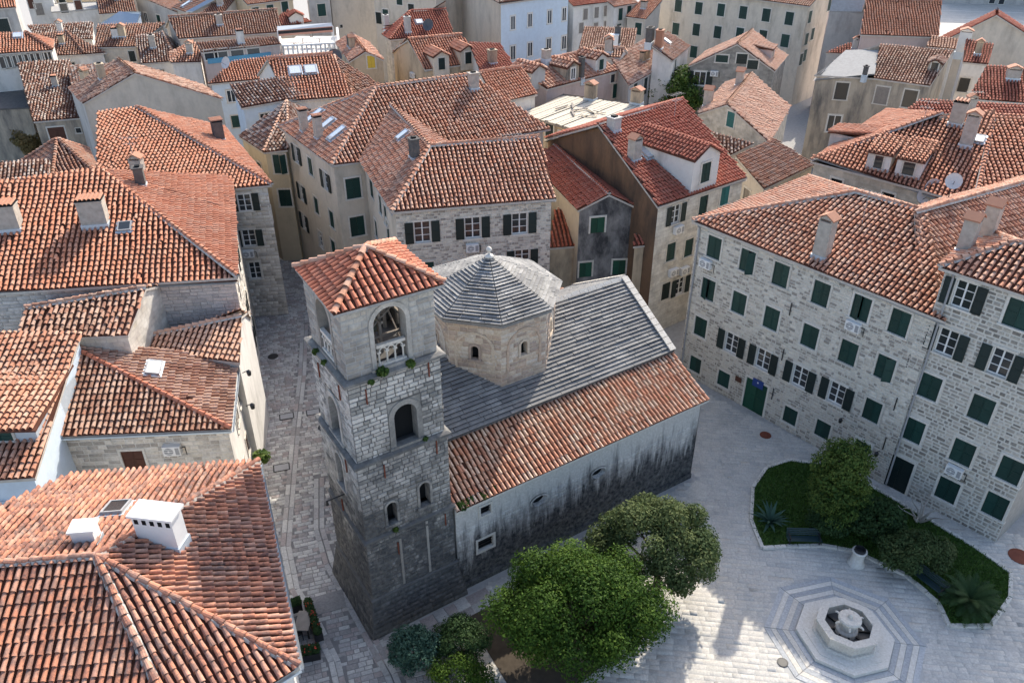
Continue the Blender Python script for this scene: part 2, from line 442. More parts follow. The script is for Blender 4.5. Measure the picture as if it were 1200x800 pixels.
# ------------------------------------------------------------------ dressed stone blocks laid in courses on a wall
def block_courses(L, ztop, course, blen, holes, z0=0.0, u_lo=None, u_hi=None):
    """list of (u0,u1,z0,z1); u_lo/u_hi: functions of z giving the usable span"""
    out = []; z = z0
    while z < ztop - course * .4:
        h = course * random.uniform(.82, 1.2); z1 = min(z + h, ztop)
        lo = u_lo(z1) if u_lo else 0.0; hi = u_hi(z1) if u_hi else L
        spans = [(lo, hi)]
        for (a, b, c, d) in holes:
            if d > z + .05 and c < z1 - .05:
                ns = []
                for s0, s1 in spans:
                    if b <= s0 or a >= s1: ns.append((s0, s1)); continue
                    if a > s0: ns.append((s0, a))
                    if b < s1: ns.append((b, s1))
                spans = ns
        for s0, s1 in spans:
            u = s0
            while u < s1 - .04:
                l = blen * random.uniform(.55, 1.55)
                if s1 - (u + l) < blen * .4: l = s1 - u
                out.append((u, u + l, z, z1)); u += l
        z = z1
    return out
def blocks_mesh(name, blk, org, xd, nd, mat, joint=.018, proud=.03, ch=.025, zd=(0, 0, 1)):
    B = np.array(blk); K = len(B); xd, nd, zd = map(np.asarray, (xd, nd, zd))
    u0, u1, z0, z1 = B[:, 0] + joint, B[:, 1] - joint, B[:, 2] + joint, B[:, 3] - joint
    pr = proud * rng.uniform(.55, 1.3, K); jt = lambda: rng.normal(0, .008, K)
    cu = np.minimum(ch, (u1 - u0) * .3); cz = np.minimum(ch, (z1 - z0) * .3)
    ring = lambda du, dz, y: np.stack([np.stack([u, y, z], -1) for u, z in ((u0 + du + jt(), z0 + dz + jt()), (u1 - du + jt(), z0 + dz + jt()), (u1 - du + jt(), z1 - dz + jt()), (u0 + du + jt(), z1 - dz + jt()))], 1)
    o = ring(0, 0, np.zeros(K)); i = ring(cu, cz, pr)
    V = np.concatenate([o, i], 1).reshape(-1, 3)
    V = np.asarray(org) + V[:, :1] * xd + V[:, 1:2] * nd + V[:, 2:3] * zd
    b = np.arange(K)[:, None] * 8
    F = np.stack([b + np.array(f) for f in ((4, 5, 6, 7), (0, 1, 5, 4), (1, 2, 6, 5), (2, 3, 7, 6), (3, 0, 4, 7))], 1).reshape(-1, 4)
    return np_mesh(name, V, F, [mat], np.repeat(rng.random(K), 5))
_ub = {}
def block_objects(name, blk, org, xd, nd, mat, parent, joint=.018, proud=.035, zd=(0, 0, 1)):
    if mat not in _ub:
        b = MB(); pts = [(x, 0, z) for x, z in ((0, 0), (1, 0), (1, 1), (0, 1))] + [(x, 1, z) for x, z in ((.06, .1), (.94, .1), (.94, .9), (.06, .9))]
        b.hull(pts, [(4, 5, 6, 7), (0, 1, 5, 4), (1, 2, 6, 5), (2, 3, 7, 6), (3, 0, 4, 7)]); _ub[mat] = b.mesh(name, [mat])
    org, xd, nd, zd = map(np.asarray, (org, xd, nd, zd))
    for u0, u1, z0, z1 in blk:
        p = org + xd * (u0 + joint) + zd * (z0 + joint)
        obj(name, _ub[mat], parent, frame(p, xd * (u1 - u0 - 2 * joint), nd * proud * random.uniform(.6, 1.3), zd * (z1 - z0 - 2 * joint)))

# ------------------------------------------------------------------ windows
_wc = {}
def R5(x): return round(x * 20) / 20
STY = {  # style: (shutter material, shutters open?, panes?, filling)
    'c': 'shutter_green', 'o': 'shutter_dark', 't': 'shutter_teal', 'g': None, 'k': None, 'd': 'door_green', 'b': 'wood_brown', 'x': 'shutter_dark', 'p': 'shutter_green', 'w': 'wood_grey', 'y': 'yellow_paint'}
def leaf_box(b, x0, x1, z0, z1, y0, y1, m, slats=True):
    """a shutter leaf: stiles, rails, louvres"""
    s = .06
    b.box(x0, x0 + s, y0, y1, z0, z1, m); b.box(x1 - s, x1, y0, y1, z0, z1, m)
    for za, zb in ((z0, z0 + s), (z1 - s, z1), ((z0 + z1) / 2 - s / 2, (z0 + z1) / 2 + s / 2)): b.box(x0 + s, x1 - s, y0 + .002, y1 - .002, za, zb, m)
    b.box(x0 + s, x1 - s, (y0 + y1) / 2, y1 - .008, z0 + s, z1 - s, m)
    if slats:
        k = max(3, int((z1 - z0) / .16))
        for i in range(k):
            z = z0 + s + (i + .3) * (z1 - z0 - 2 * s) / k
            b.hull([(x0 + s, y0 + .012, z), (x1 - s, y0 + .012, z), (x1 - s, (y0 + y1) / 2, z + .09), (x0 + s, (y0 + y1) / 2, z + .09)], [(0, 1, 2, 3)], m)
def sash(b, w, h, y, m, grid=True):
    s = .06
    for x0, x1 in ((-w / 2, -w / 2 + s), (w / 2 - s, w / 2), (-s * .7, s * .7)): b.box(x0, x1, y - .04, y, -h / 2, h / 2, m)
    for z0, z1 in ((-h / 2, -h / 2 + s), (h / 2 - s, h / 2)): b.box(-w / 2 + s, w / 2 - s, y - .038, y, z0, z1, m)
    if grid:
        for k in (1, 2): b.box(-w / 2 + s, w / 2 - s, y - .03, y, -h / 2 + k * h / 3 - .02, -h / 2 + k * h / 3 + .02, m)
def window_parts(style, w, h, proud, far):
    key = (style, R5(w), R5(h), proud, far)
    if key in _wc: return _wc[key]
    w, h = key[1], key[2]; d = -.012 if proud else .15; back = 0.0 if proud else .2
    if far: d = -.012; back = 0.0
    parts = []
    def surround(b, m, jw=.13, pr=.045):
        if style in ('k',) and w < .6: jw = .07
        for x0, x1 in ((-w / 2 - jw, -w / 2), (w / 2, w / 2 + jw)): b.box(x0, x1, -pr, back, -h / 2, h / 2, m)
        b.box(-w / 2 - jw, w / 2 + jw, -pr - .004, back, h / 2, h / 2 + jw * 1.15, m)
        if style not in ('d', 'x'): b.box(-w / 2 - jw - .04, w / 2 + jw + .04, -pr - .06, back, -h / 2 - .11, -h / 2, m)
    def fill(b_frame, b_sh, b_pane, mf, ms, mp):
        b_pane.poly([(-w / 2, d + .005, -h / 2), (w / 2, d + .005, -h / 2), (w / 2, d + .005, h / 2), (-w / 2, d + .005, h / 2)], mp)
        if style in 'cdbtwpxy':
            y0, y1 = (-.055, -.015) if (proud or far) else (.02, .06)
            gap = .006
            leaf_box(b_sh[0], -w / 2 + .01, -gap, -h / 2, h / 2, y0, y1, ms, style not in 'dbx')
            leaf_box(b_sh[1], gap, w / 2 - .01, -h / 2, h / 2, y0, y1, ms, style not in 'dbx')
        if style == 'o':
            a = .16
            leaf_box(b_sh[0], -w - .08, -w / 2 - .06, -h / 2, h / 2, -.10, -.055, ms)
            leaf_box(b_sh[1], w / 2 + .06, w + .08, -h / 2, h / 2, -.10, -.055, ms)
        if style in 'og': sash(b_frame, w, h, d, mf, grid=not far)
    if far:
        b = MB(); surround(b, 0); fill(b, (b, b), b, 1, 2, 3)
        me = b.mesh('window', ['stone_trim', 'white_paint', STY[style] or 'wood_grey', 'window_glass'])
        parts = [('', me)]
    else:
        b = MB(); surround(b, 0); parts.append(('', b.mesh('window', ['stone_trim'])))
        f, s0, s1, p = MB(), MB(), MB(), MB(); fill(f, (s0, s1), p, 0, 0, 0)
        leaf = 'door_leaf' if style in 'dbx' and h > 1.9 else 'shutter'
        for nm, bb, mt in (('frame', f, 'white_paint'), (leaf, s0, STY[style]), (leaf, s1, STY[style]), ('pane', p, 'black_hole' if style == 'k' else 'window_glass')):
            if bb.f and not (nm == 'pane' and style in 'cdbtwpxy'): parts.append((nm, bb.mesh(nm, [mt or 'wood_grey'])))
    _wc[key] = parts; return parts
def put_window(root, M, style, w, h, proud, far, label=None):
    ps = window_parts(style, w, h, proud, far)
    nm = 'door' if h > 1.95 and style in 'dbxpk' else 'window'
    o = obj(nm, ps[0][1], root, M, label=label)
    k = 0
    for n, me in ps[1:]:
        c = obj(n, me, o)
        if n == 'shutter':
            k += 1
            if style in 'ct' and random.random() < .10:      # a leaf left ajar
                sx = -1 if k == 1 else 1; a = math.radians(random.uniform(12, 55)) * sx
                c.matrix_basis = Matrix.Translation((sx * w / 2, 0, 0)) @ Matrix.Rotation(a, 4, 'Z') @ Matrix.Translation((-sx * w / 2, 0, 0))
    return o
def ac_parts():
    if 'ac' in _wc: return _wc['ac']
    b = MB(); b.box(-.45, .45, -.36, -.04, -.3, .3, 0)
    b.tube((-.14, -.362, 0), (-.14, -.372, 0), .24, .24, 14, 1); b.tube((-.14, -.372, 0), (-.14, -.385, 0), .06, .06, 8, 0)
    for z in (-.15, 0, .15): b.box(-.36, .08, -.384, -.374, z - .012, z + .012, 0)
    b.box(.2, .4, -.372, -.361, -.22, .22, 1)
    for x in (-.36, .36): b.box(x - .02, x + .02, -.34, 0, -.36, -.3, 2)
    b.path([(.45, -.2, .1), (.62, -.05, .05), (.62, -.03, -.5)], .025, 5, 2)
    _wc['ac'] = b.mesh('air_conditioner', ['white_paint', 'grey_plastic', 'iron_black']); return _wc['ac']

# ------------------------------------------------------------------ a house: roof planes on surveyed points, walls under their outline
DBG = False
class House:
    def __init__(s, name, label, V, planes, cat='house', wall='pl_cream', tile='tile_mixed', over=.3, pitch=.32, row=.40, group=None,
                 wallmats=None, blocks=None, flat_roof=False, capmat=None, jit=.02, ntile=0, deck='pan_clay', drop=.14, caps=True, soffit=.16, slab=(), joint=.018, mortar=True, gutter=(), capr=None, bare=True):
        s.bare = bare
        s.mortar, s.gutter, s.capr = mortar, gutter, capr
        s.joint = joint
        s.slab = [set(q) for q in slab]
        s.name, s.label, s.cat, s.group = name, label, cat, group
        s.V = {}
        for k, v in V.items():
            if isinstance(v, str):
                t = v.split(':')
                if t[0] == 'm': a, r = s.V[t[1]], s.V[t[2]]; s.V[k] = np.array([2 * r[0] - a[0], 2 * r[1] - a[1], a[2]])
                elif t[0] == 'i': A, B = s.V[t[1][0]], s.V[t[1][1]]; d_ = unit((B - A)[:2]); s.V[k] = s.V[t[2]] + np.array([-d_[1] * float(t[3]), d_[0] * float(t[3]), float(t[4])])
                elif t[0] == 'p': s.V[k] = s.V[t[1]] + s.V[t[3]] - s.V[t[2]]
            elif v[0] == 'w': s.V[k] = np.array(v[1:], float)
            elif v[0] == 's': s.V[k] = s.on_slope(*v[1:])
            elif v[0] == 'h': s.V[k] = at(v[1], v[2], s.V[v[3]][2])
            elif v[0] == 'v':
                A, B = s.V[v[3][0]], s.V[v[3][1]]; d_ = unit((B - A)[:2]); n_ = np.array([d_[1], -d_[0], 0]); r_ = ray(v[1], v[2]); s.V[k] = campos() + (A - campos()).dot(n_) / r_.dot(n_) * r_
            else: s.V[k] = at(*v)
        s.P = []
        for p in planes:
            q = [s.V[c] for c in p]; n = s.normal(q)
            s.P.append(p if n[2] > 0 else p[::-1])
        E = {}
        for i, p in enumerate(s.P):
            for j in range(len(p)): E[(p[j], p[(j + 1) % len(p)])] = i
        s.E = E
        bd = {a: b for (a, b) in E if (b, a) not in E}
        k0 = next(iter(bd)); s.loop = [k0]
        while bd[s.loop[-1]] != k0 and len(s.loop) < 60: s.loop.append(bd[s.loop[-1]])
        n = len(s.loop); L = [s.V[c] for c in s.loop]
        s.I = {}
        for i, c in enumerate(s.loop):
            d1 = L[i][:2] - L[i - 1][:2]; d2 = L[(i + 1) % n][:2] - L[i][:2]
            d1, d2 = unit(d1), unit(d2)
            n1, n2 = np.array([-d1[1], d1[0]]), np.array([-d2[1], d2[0]])
            m = (n1 + n2) / max(.35, 1 + n1.dot(n2))
            s.I[c] = np.array([*(L[i][:2] + over * m), L[i][2] - drop])
        xy = np.mean([p[:2] for p in L], 0)
        s.org = np.array([xy[0], xy[1], 0.0])
        s.root = obj(name, None, None, Matrix.Translation(Vector(s.org)), label, cat, group)
        s.root.empty_display_size = .5
        s.wall, s.tile, s.pitch, s.row, s.jit, s.ntile, s.deck = wall, tile, pitch, row, jit, ntile, deck
        s.wallmats = wallmats or {}; s.blocks = blocks or {}; s.flat_roof = flat_roof; s.capmat = capmat or tile; s.caps = caps; s.soffit = soffit
        s.holes = {}; s.items = []; s.roofitems = []
        s.far = cdist(np.append(xy, 8)) > 88
        if DBG:
            for p in s.P:
                q = [s.V[c] for c in p]; n_ = s.normal(q); c_ = np.mean(q, 0); res = max(abs((v - c_).dot(n_)) for v in q)
                sl = math.degrees(math.acos(abs(n_[2])))
                if (sl > 36 or sl < 11 or res > .25) and not s.flat_roof: print('SLOPE', s.label[:60], p, round(sl), 'res', round(res, 2), 'z', [round(v[2], 1) for v in q])
    def on_slope(s, px, py, e, deg=23):
        """the point on a sight line where a roof rising from eave e at this pitch meets it"""
        A, B = s.V[e[0]], s.V[e[1]]; d = unit((B - A)[:2]); t = math.tan(math.radians(deg)); z0 = (A[2] + B[2]) / 2; lo, hi = z0 - .5, z0 + 12
        for _ in range(40):
            z = (lo + hi) / 2; q = at(px, py, z)[:2] - A[:2]; dist = -(d[1] * q[0] - d[0] * q[1])
            if (z - z0) < t * dist: lo = z
            else: hi = z
        return at(px, py, (lo + hi) / 2)
    @staticmethod
    def normal(q):
        c = np.mean(q, 0); n = np.zeros(3)
        for i in range(len(q)): n += np.cross(q[i] - c, q[(i + 1) % len(q)] - c)
        return unit(n)
    def edge(s, e):
        for i, c in enumerate(s.loop):
            d = s.loop[(i + 1) % len(s.loop)]
            if {c, d} == set(e): return c, d
        raise KeyError(s.name + ' ' + e + ' loop ' + ''.join(s.loop))
    def wframe(s, e):
        a, b = s.edge(e); p, q = s.I[a], s.I[b]
        d = q - p; d[2] = 0; L = np.linalg.norm(d); x = d / L; n = np.array([x[1], -x[0], 0])
        return np.array([p[0], p[1], 0.]), x, n, L, p[2], q[2]
    def uz(s, e, px, py):
        o, x, n, L, za, zb = s.wframe(e); r = ray(px, py)
        t = (o - campos()).dot(n) / r.dot(n); h = campos() + t * r
        return (h - o).dot(x), h[2]
    def win(s, e, px, py, w=1.05, h=1.55, st='c', label=None):
        s.win_uz(e, *s.uz(e, px, py), w, h, st, label)
    def win_uz(s, e, u, z, w=1.05, h=1.55, st='c', label=None):
        e = ''.join(s.edge(e)); o, x, n, L, za, zb = s.wframe(e)
        u = min(max(u, w / 2 + .15), L - w / 2 - .15) if L > w + .4 else u
        z = max(z, h / 2 + .02)
        proud = (z + h / 2 + .2 > min(za, zb)) or s.far
        if not proud: s.holes.setdefault(e, []).append((u - w / 2, u + w / 2, z - h / 2, z + h / 2))
        s.items.append((e, u, z, w, h, st, proud, label))
    def rowwin(s, e, p, q, n, w=1.05, h=1.55, st='c'):
        a, b = s.uz(e, *p), s.uz(e, *q)
        for i in range(n):
            t = i / max(1, n - 1); s.win_uz(e, a[0] + (b[0] - a[0]) * t, a[1] + (b[1] - a[1]) * t, w, h, st)
    def ac(s, e, px, py): s.items.append((''.join(s.edge(e)), *s.uz(e, px, py), 0, 0, 'ac', True, None))
    def add(s, e, px, py, name, mesh, label=None):
        s.items.append((''.join(s.edge(e)), *s.uz(e, px, py), name, mesh, 'mesh', True, label))
    def hit(s, pl, px, py):
        P = [s.V[c] for c in pl]; n = s.normal(P); n = n if n[2] > 0 else -n
        c = np.mean(P, 0); r = ray(px, py); t = (c - campos()).dot(n) / r.dot(n)
        return campos() + t * r, n
    def chimney(s, pl, px, py, w=.8, d=.6, h=1.3, st='gable', mat='chimney_plaster', yaw=0.0): s.roofitems.append(('chimney', pl, px, py, w, d, h, st, mat, yaw))
    def skylight(s, pl, px, py, w=.7, l=1.1, dark=False): s.roofitems.append(('skylight', pl, px, py, w, l, dark))
    def dormer(s, pl, px, py, w=1.6, h=1.3, dep=2.5, wall='pl_white', st='g', shed=False, yaw=0.0, ww=.7, wh=.9): s.roofitems.append(('dormer', pl, px, py, w, h, dep, wall, st, shed, yaw, ww, wh))
    def dish(s, pl, px, py, r=.45, h=.8, mat='dish_pale'): s.roofitems.append(('dish', pl, px, py, r, h, mat))
    def aerial(s, pl, px, py, h=2.2): s.roofitems.append(('aerial', pl, px, py, h))
    def done(s):
        org = s.org
        if s.cat == 'house' and not s.flat_roof:               # far houses: a chimney or two, and windows on bare walls
            g = random.Random(s.label)
            if s.far and not s.roofitems:
                p = max(s.P, key=lambda q: -s.normal([s.V[c] for c in q])[1]); q = [s.V[c] for c in p]
                for _ in range(g.choice((1, 1, 2))):
                    w = np.array([g.uniform(.4, 1) for _ in q]); x, y = project(np.average(q, 0, w))
                    s.chimney(p, x, y, g.uniform(.6, .9), g.uniform(.5, .7), g.uniform(.9, 1.5), g.choice(('gable', 'flat', 'tiles')), g.choice(('chimney_plaster', 'mortar_dark', 'pl_ochre', 'pl_white')))
                if g.random() < .5: x, y = project(np.mean(q, 0)); s.aerial(p, x + g.uniform(-6, 6), y, 1.8)
            if not s.items and s.bare:
                for i, c in enumerate(s.loop):
                    e = c + s.loop[(i + 1) % len(s.loop)]; o, x, n, L, za, zb = s.wframe(e)
                    if n.dot(o - campos()) > -12 or L < 3: continue
                    for f in range(2):
                        for k in range(int(L / 2.9)):
                            if g.random() < .75: s.win_uz(e, (k + .5) * L / int(L / 2.9), min(za, zb) - 1.5 - f * 3, .95, 1.4, g.choice('ccxwkg'))
        # walls
        b = MB(); names = [s.wall]
        for i, c in enumerate(s.loop):
            e = c + s.loop[(i + 1) % len(s.loop)]
            o, x, n, L, za, zb = s.wframe(e)
            mt = s.wallmats.get(e) or s.wallmats.get(e[::-1]) or s.wall
            if mt not in names: names.append(mt)
            mi = names.index(mt); o = o - org; zt = min(za, zb)
            P = lambda u, z: tuple(o + x * u + np.array([0, 0, z]))
            hs = s.holes.get(e, [])
            us = sorted({0.0, L, *[v for h in hs for v in h[:2]]}); zs = sorted({0.0, zt, *[v for h in hs for v in h[2:]]})
            for u0, u1 in zip(us, us[1:]):
                for z0, z1 in zip(zs, zs[1:]):
                    um, zm = (u0 + u1) / 2, (z0 + z1) / 2
                    if any(h[0] < um < h[1] and h[2] < zm < h[3] for h in hs): continue
                    b.poly([P(u0, z0), P(u1, z0), P(u1, z1), P(u0, z1)], mi, [(u0, z0), (u1, z0), (u1, z1), (u0, z1)])
            if abs(za - zb) > .02:
                t = [P(0, zt), P(L, zt), P(L, zb)] if zb > za else [P(0, zt), P(L, zt), P(0, za)]
                b.poly(t, mi, [(0, zt), (L, zt), (L if zb > za else 0, max(za, zb))])
        wo = obj('wall', b.mesh('wall', names), s.root)
        for e0, spec in s.blocks.items():
            a, c = s.edge(e0); e = a + c; o, x, n, L, za, zb = s.wframe(e)
            mat, course, blen = spec[:3]; nind = spec[3] if len(spec) > 3 else 0; zlo = spec[4] if len(spec) > 4 else 0
            hs = [(h[0] - .13, h[1] + .13, h[2] - .11, h[3] + .15) for h in s.holes.get(e, [])]
            hs += [(u - w / 2 - .13, u + w / 2 + .13, z - h / 2 - .11, z + h / 2 + .15) for ee, u, z, w, h, st, pr, lb in s.items if ee == e and st not in ('ac', 'mesh') and pr]
            zt = min(za, zb); top = max(za, zb)
            lo = (lambda z: 0 if z <= zt or za >= zb else L * (z - za) / (zb - za)); hi = (lambda z: L if z <= zt or zb >= za else L * (za - z) / (za - zb))
            bl = block_courses(L, top, course, blen, hs, zlo, lo, hi)
            if nind:
                key = lambda q: cdist(o + x * (q[0] + q[1]) / 2 + np.array([0, 0, (q[2] + q[3]) / 2]))
                bl.sort(key=key); block_objects('stone_block', bl[:nind], o - org, x, n, mat, wo, s.joint); bl = bl[nind:]
            if bl: obj('wall_stones', blocks_mesh('wall_stones', bl, o - org, x, n, mat, s.joint), wo, kind='stuff')
        # windows, doors, air conditioners and other fittings of the walls
        for it in s.items:
            e, u, z, w, h, st, proud, lb = it
            o, x, n, L, za, zb = s.wframe(e); p = o - org + x * u + np.array([0, 0, z])
            M = frame(p, x, -n, (0, 0, 1))
            if st == 'ac': obj('air_conditioner', ac_parts(), s.root, M)
            elif st == 'mesh': obj(w, h, s.root, M, label=lb)
            else: put_window(s.root, M, st, w, h, proud, s.far, lb)
        # roof
        b = MB(); T = Tiles(); caps = []
        for p in s.P:
            q = [s.V[c] for c in p]
            n_ = s.normal(q); n_ = n_ if n_[2] > 0 else -n_; c_ = np.mean(q, 0); fl = [v - np.array([0, 0, (v - c_).dot(n_) / n_[2]]) for v in q]
            isl = set(p) in s.slab
            b.poly([v - org - (0, 0, .02 if not s.flat_roof else .12) for v in fl], 2 if isl else 0)
            b.poly([v - org - (0, 0, s.soffit) for v in fl][::-1], 1)
            if not s.flat_roof and not isl: T.plane(q, s.pitch, s.row, s.jit)
        for i, c in enumerate(s.loop):
            d = s.loop[(i + 1) % len(s.loop)]; A, B = s.V[c] - org, s.V[d] - org; k = np.array([0, 0, s.soffit])
            b.poly([A - k, B - k, B, A], 1)
        ro = obj('roof', b.mesh('roof', [s.deck, 'mortar_pale' if not s.flat_roof else s.deck, 'concrete']), s.root)
        if s.flat_roof and s.flat_roof != True: s.flat_roof(s, ro)
        ds = cdist(np.mean([s.V[c] for c in s.loop], 0))
        if T.rows:
            rows = T.rows
            if s.ntile:
                rows = sorted(rows, key=lambda r: cdist(r[0])); tile_objects(rows[:s.ntile], ro, s.tile, org); rows = rows[s.ntile:]
            if rows: obj('roof_tiles', T.mesh(rows, 'roof_tiles', s.tile, org, 5 if ds < 45 else 4 if ds < 80 else 3), ro, kind='stuff')
        if s.caps and not s.flat_roof:
            for (a, c), i in s.E.items():
                if (c, a) in s.E and a < c:
                    j = s.E[(c, a)]; ni, nj = s.normal([s.V[k] for k in s.P[i]]), s.normal([s.V[k] for k in s.P[j]])
                    oth = np.mean([s.V[k] for k in s.P[j]], 0)
                    if (oth - s.V[a]).dot(ni) < -.02: caps += cap_rows(s.V[a], s.V[c], unit(ni + nj), s.capr or (.15 if ds < 80 else .2))
            if caps and ds < 75 and s.mortar:
                mb = MB()
                for P, a, u, n, L, w in caps:
                    P = P - org; r = w * .37 * 1.25
                    mb.hull([tuple(P - a * r - n * .02), tuple(P + a * r - n * .02), tuple(P + a * r * .6 + n * .09), tuple(P - a * r * .6 + n * .09)] + [tuple(P + u * L + t) for t in (-a * r - n * .02, a * r - n * .02, a * r * .6 + n * .09, -a * r * .6 + n * .09)], [(0, 1, 2, 3), (0, 3, 7, 4), (3, 2, 6, 7), (1, 5, 6, 2)])
                obj('ridge_mortar', mb.mesh('ridge_mortar', ['mortar_pale']), ro, kind='stuff')
            if caps:
                if ds < 40:
                    tile_objects([(P + np.array([0, 0, .03]), a, u, n, L, w) for P, a, u, n, L, w in caps], ro, s.capmat, org, 'ridge_tile')
                else: obj('ridge_tiles', Tiles().mesh([(P + np.array([0, 0, .05]), *r) for P, *r in caps], 'ridge_tiles', s.capmat, org, 4), ro, kind='stuff')
        for e0 in s.gutter:
            a, c = s.edge(e0); A, B = s.V[a] - org, s.V[c] - org; x = unit(B - A); n = np.array([x[1], -x[0], 0]); n = unit(n); mb = MB()
            prof = [(.16, .0), (.16, -.1), (.11, -.15), (.03, -.15), (.0, -.1)]
            pts = [tuple(P + n * (p - .02) + np.array([0, 0, z - .03])) for P in (A, B) for p, z in prof]
            mb.hull(pts, [(i, i + 1, i + 6, i + 5) for i in range(4)]); obj('gutter', mb.mesh('gutter', ['flashing']), ro)
        for it in s.roofitems: getattr(s, '_' + it[0])(ro, *it[1:])
        return s
    def _base(s, pl, px, py, yaw=0.0):
        p, n = s.hit(pl, px, py); d = np.array([n[0], n[1], 0]); d = unit(d) if np.linalg.norm(d) > 1e-3 else np.array([0, -1., 0])
        if yaw: c, q = math.cos(yaw), math.sin(yaw); d = np.array([c * d[0] - q * d[1], q * d[0] + c * d[1], 0])
        x = np.array([-d[1], d[0], 0])           # right, seen from the downhill side
        return p, n, d, x
    def _chimney(s, ro, pl, px, py, w, d, h, st, mat, yaw):
        p, n, dn, x = s._base(pl, px, py, yaw); b = MB()
        b.box(-w / 2, w / 2, -d / 2, d / 2, -.7, h, 0)
        b.box(-w / 2 - .05, w / 2 + .05, -d / 2 - .05, d / 2 + .05, -.7, .12, 2)
        if st == 'gable':                        # little tiled saddle on open vents
            for sx in (-1, 1):
                b.box(sx * w / 2 - .08 if sx > 0 else -w / 2, w / 2 if sx > 0 else -w / 2 + .08, -d / 2, d / 2, h, h + .16, 0)
            for sx in (-1, 1):
                pts = [(sx * (w / 2 + .12), y, h + .14) for y in (-d / 2 - .1, d / 2 + .1)] + [(0, y, h + .46) for y in (d / 2 + .1, -d / 2 - .1)]
                b.hull(pts + [(a, q, z + .08) for a, q, z in pts], [(0, 1, 2, 3), (4, 5, 6, 7), (0, 1, 5, 4), (1, 2, 6, 5), (2, 3, 7, 6), (3, 0, 4, 7)], 1)
            for y in (-d / 2, d / 2): b.hull([(-w / 2, y, h + .16), (w / 2, y, h + .16), (0, y, h + .44)], [(0, 1, 2)], 0)
        elif st == 'tiles':                      # row of half-round tiles over a vented top
            b.box(-w / 2 - .05, w / 2 + .05, -d / 2 - .05, d / 2 + .05, h, h + .07, 0)
            k = max(3, int(w / .22))
            for i in range(k):
                cx = -w / 2 + (i + .5) * w / k; r = w / k * .46
                pts = [(cx + r * math.cos(t), y, h + .2 + r * math.sin(t)) for y in (-d / 2 - .12, d / 2 + .12) for t in (0, math.pi / 3, 2 * math.pi / 3, math.pi)]
                b.hull(pts, [(j, j + 1, j + 5, j + 4) for j in range(3)], 1)
                b.box(cx - r, cx - r + .05, -d / 2, d / 2, h + .07, h + .2, 0)
            b.box(-w / 2 - .02, w / 2 + .02, -d / 2 - .02, d / 2 + .02, h + .07, h + .19, 3)
        elif st == 'vents':                      # long white stack with a row of square vents under its slab
            k = max(2, int(w / .28))
            for i in range(k):
                cx = -w / 2 + (i + .5) * w / k
                for y in (-d / 2 - .004, d / 2 - .01): b.box(cx - .08, cx + .08, y, y + .014, h - .34, h - .12, 3)
            b.box(-w / 2 - .1, w / 2 + .1, -d / 2 - .1, d / 2 + .1, h, h + .1, 0)
        else:
            b.box(-w / 2 - .07, w / 2 + .07, -d / 2 - .07, d / 2 + .07, h, h + .09, 0)
            if mat != 'white_paint': b.box(-w / 4, w / 4, -d / 4, d / 4, h + .09, h + .2, 3)
        obj('chimney', b.mesh('chimney', [mat, 'terracotta', 'flashing', 'black_hole']), ro, frame(p - s.org, x, -dn, (0, 0, 1)))
    def _skylight(s, ro, pl, px, py, w, l, dark=False):
        p, n, dn, x = s._base(pl, px, py); dd = unit(dn - n * dn.dot(n)); b = MB(); g = MB()
        t = .07
        for x0, x1, y0, y1 in ((-w / 2, -w / 2 + t, -l / 2, l / 2), (w / 2 - t, w / 2, -l / 2, l / 2), (-w / 2 + t, w / 2 - t, -l / 2, -l / 2 + t), (-w / 2 + t, w / 2 - t, l / 2 - t, l / 2)): b.box(x0, x1, y0, y1, 0, .22, 0)
        b.box(-w / 2 - .12, w / 2 + .12, -l / 2 - .12, l / 2 + .12, 0, .09, 1)
        g.box(-w / 2 + t, w / 2 - t, -l / 2 + t, l / 2 - t, .1, .2, 0)
        bb = MB(); bb.v, bb.f, bb.mi, bb.uv = b.v, b.f, b.mi, b.uv; bb.box(-w / 2 + t, w / 2 - t, -l / 2 + t, l / 2 - t, .1, .2, 2)
        obj('skylight', bb.mesh('skylight', ['grey_plastic', 'flashing', 'window_glass' if dark else 'skylight_glass']), ro, frame(p - s.org + n * .08, x, -dd, n))
    def _dormer(s, ro, pl, px, py, w, h, dep, wall, st, shed, yaw, ww, wh):
        p, n, dn, x = s._base(pl, px, py, yaw); M = frame(p - s.org, x, -dn, (0, 0, 1)); b = MB()
        rise = 0.0 if shed else w * .28
        b.hull([(-w / 2, 0, -.5), (w / 2, 0, -.5), (w / 2, 0, h), (0, 0, h + rise), (-w / 2, 0, h), (-w / 2, dep, -.5), (w / 2, dep, -.5), (w / 2, dep, h), (0, dep, h + rise), (-w / 2, dep, h)],
               [(0, 1, 2, 3, 4), (1, 6, 7, 2), (5, 0, 4, 9)], 0)
        do = obj('dormer', b.mesh('dormer', [wall]), s.root, M)
        Mi = np.array(M.to_3x3()); T = Tiles(); dk = MB(); ov = .15; loc = lambda q: Mi @ np.array(q) + p
        tn = math.tan(math.atan2(h * .9, dep)) if shed else 0
        if shed: polys = [[(-w / 2 - ov, -.2, h), (w / 2 + ov, -.2, h), (w / 2 + ov, dep, h + dep * .14), (-w / 2 - ov, dep, h + dep * .14)]]
        else:
            k = rise / (w / 2)
            polys = [[(sx * (w / 2 + ov), -.2, h - ov * k), (0, -.2, h + rise), (0, dep, h + rise), (sx * (w / 2 + ov), dep, h - ov * k)] for sx in (-1, 1)]
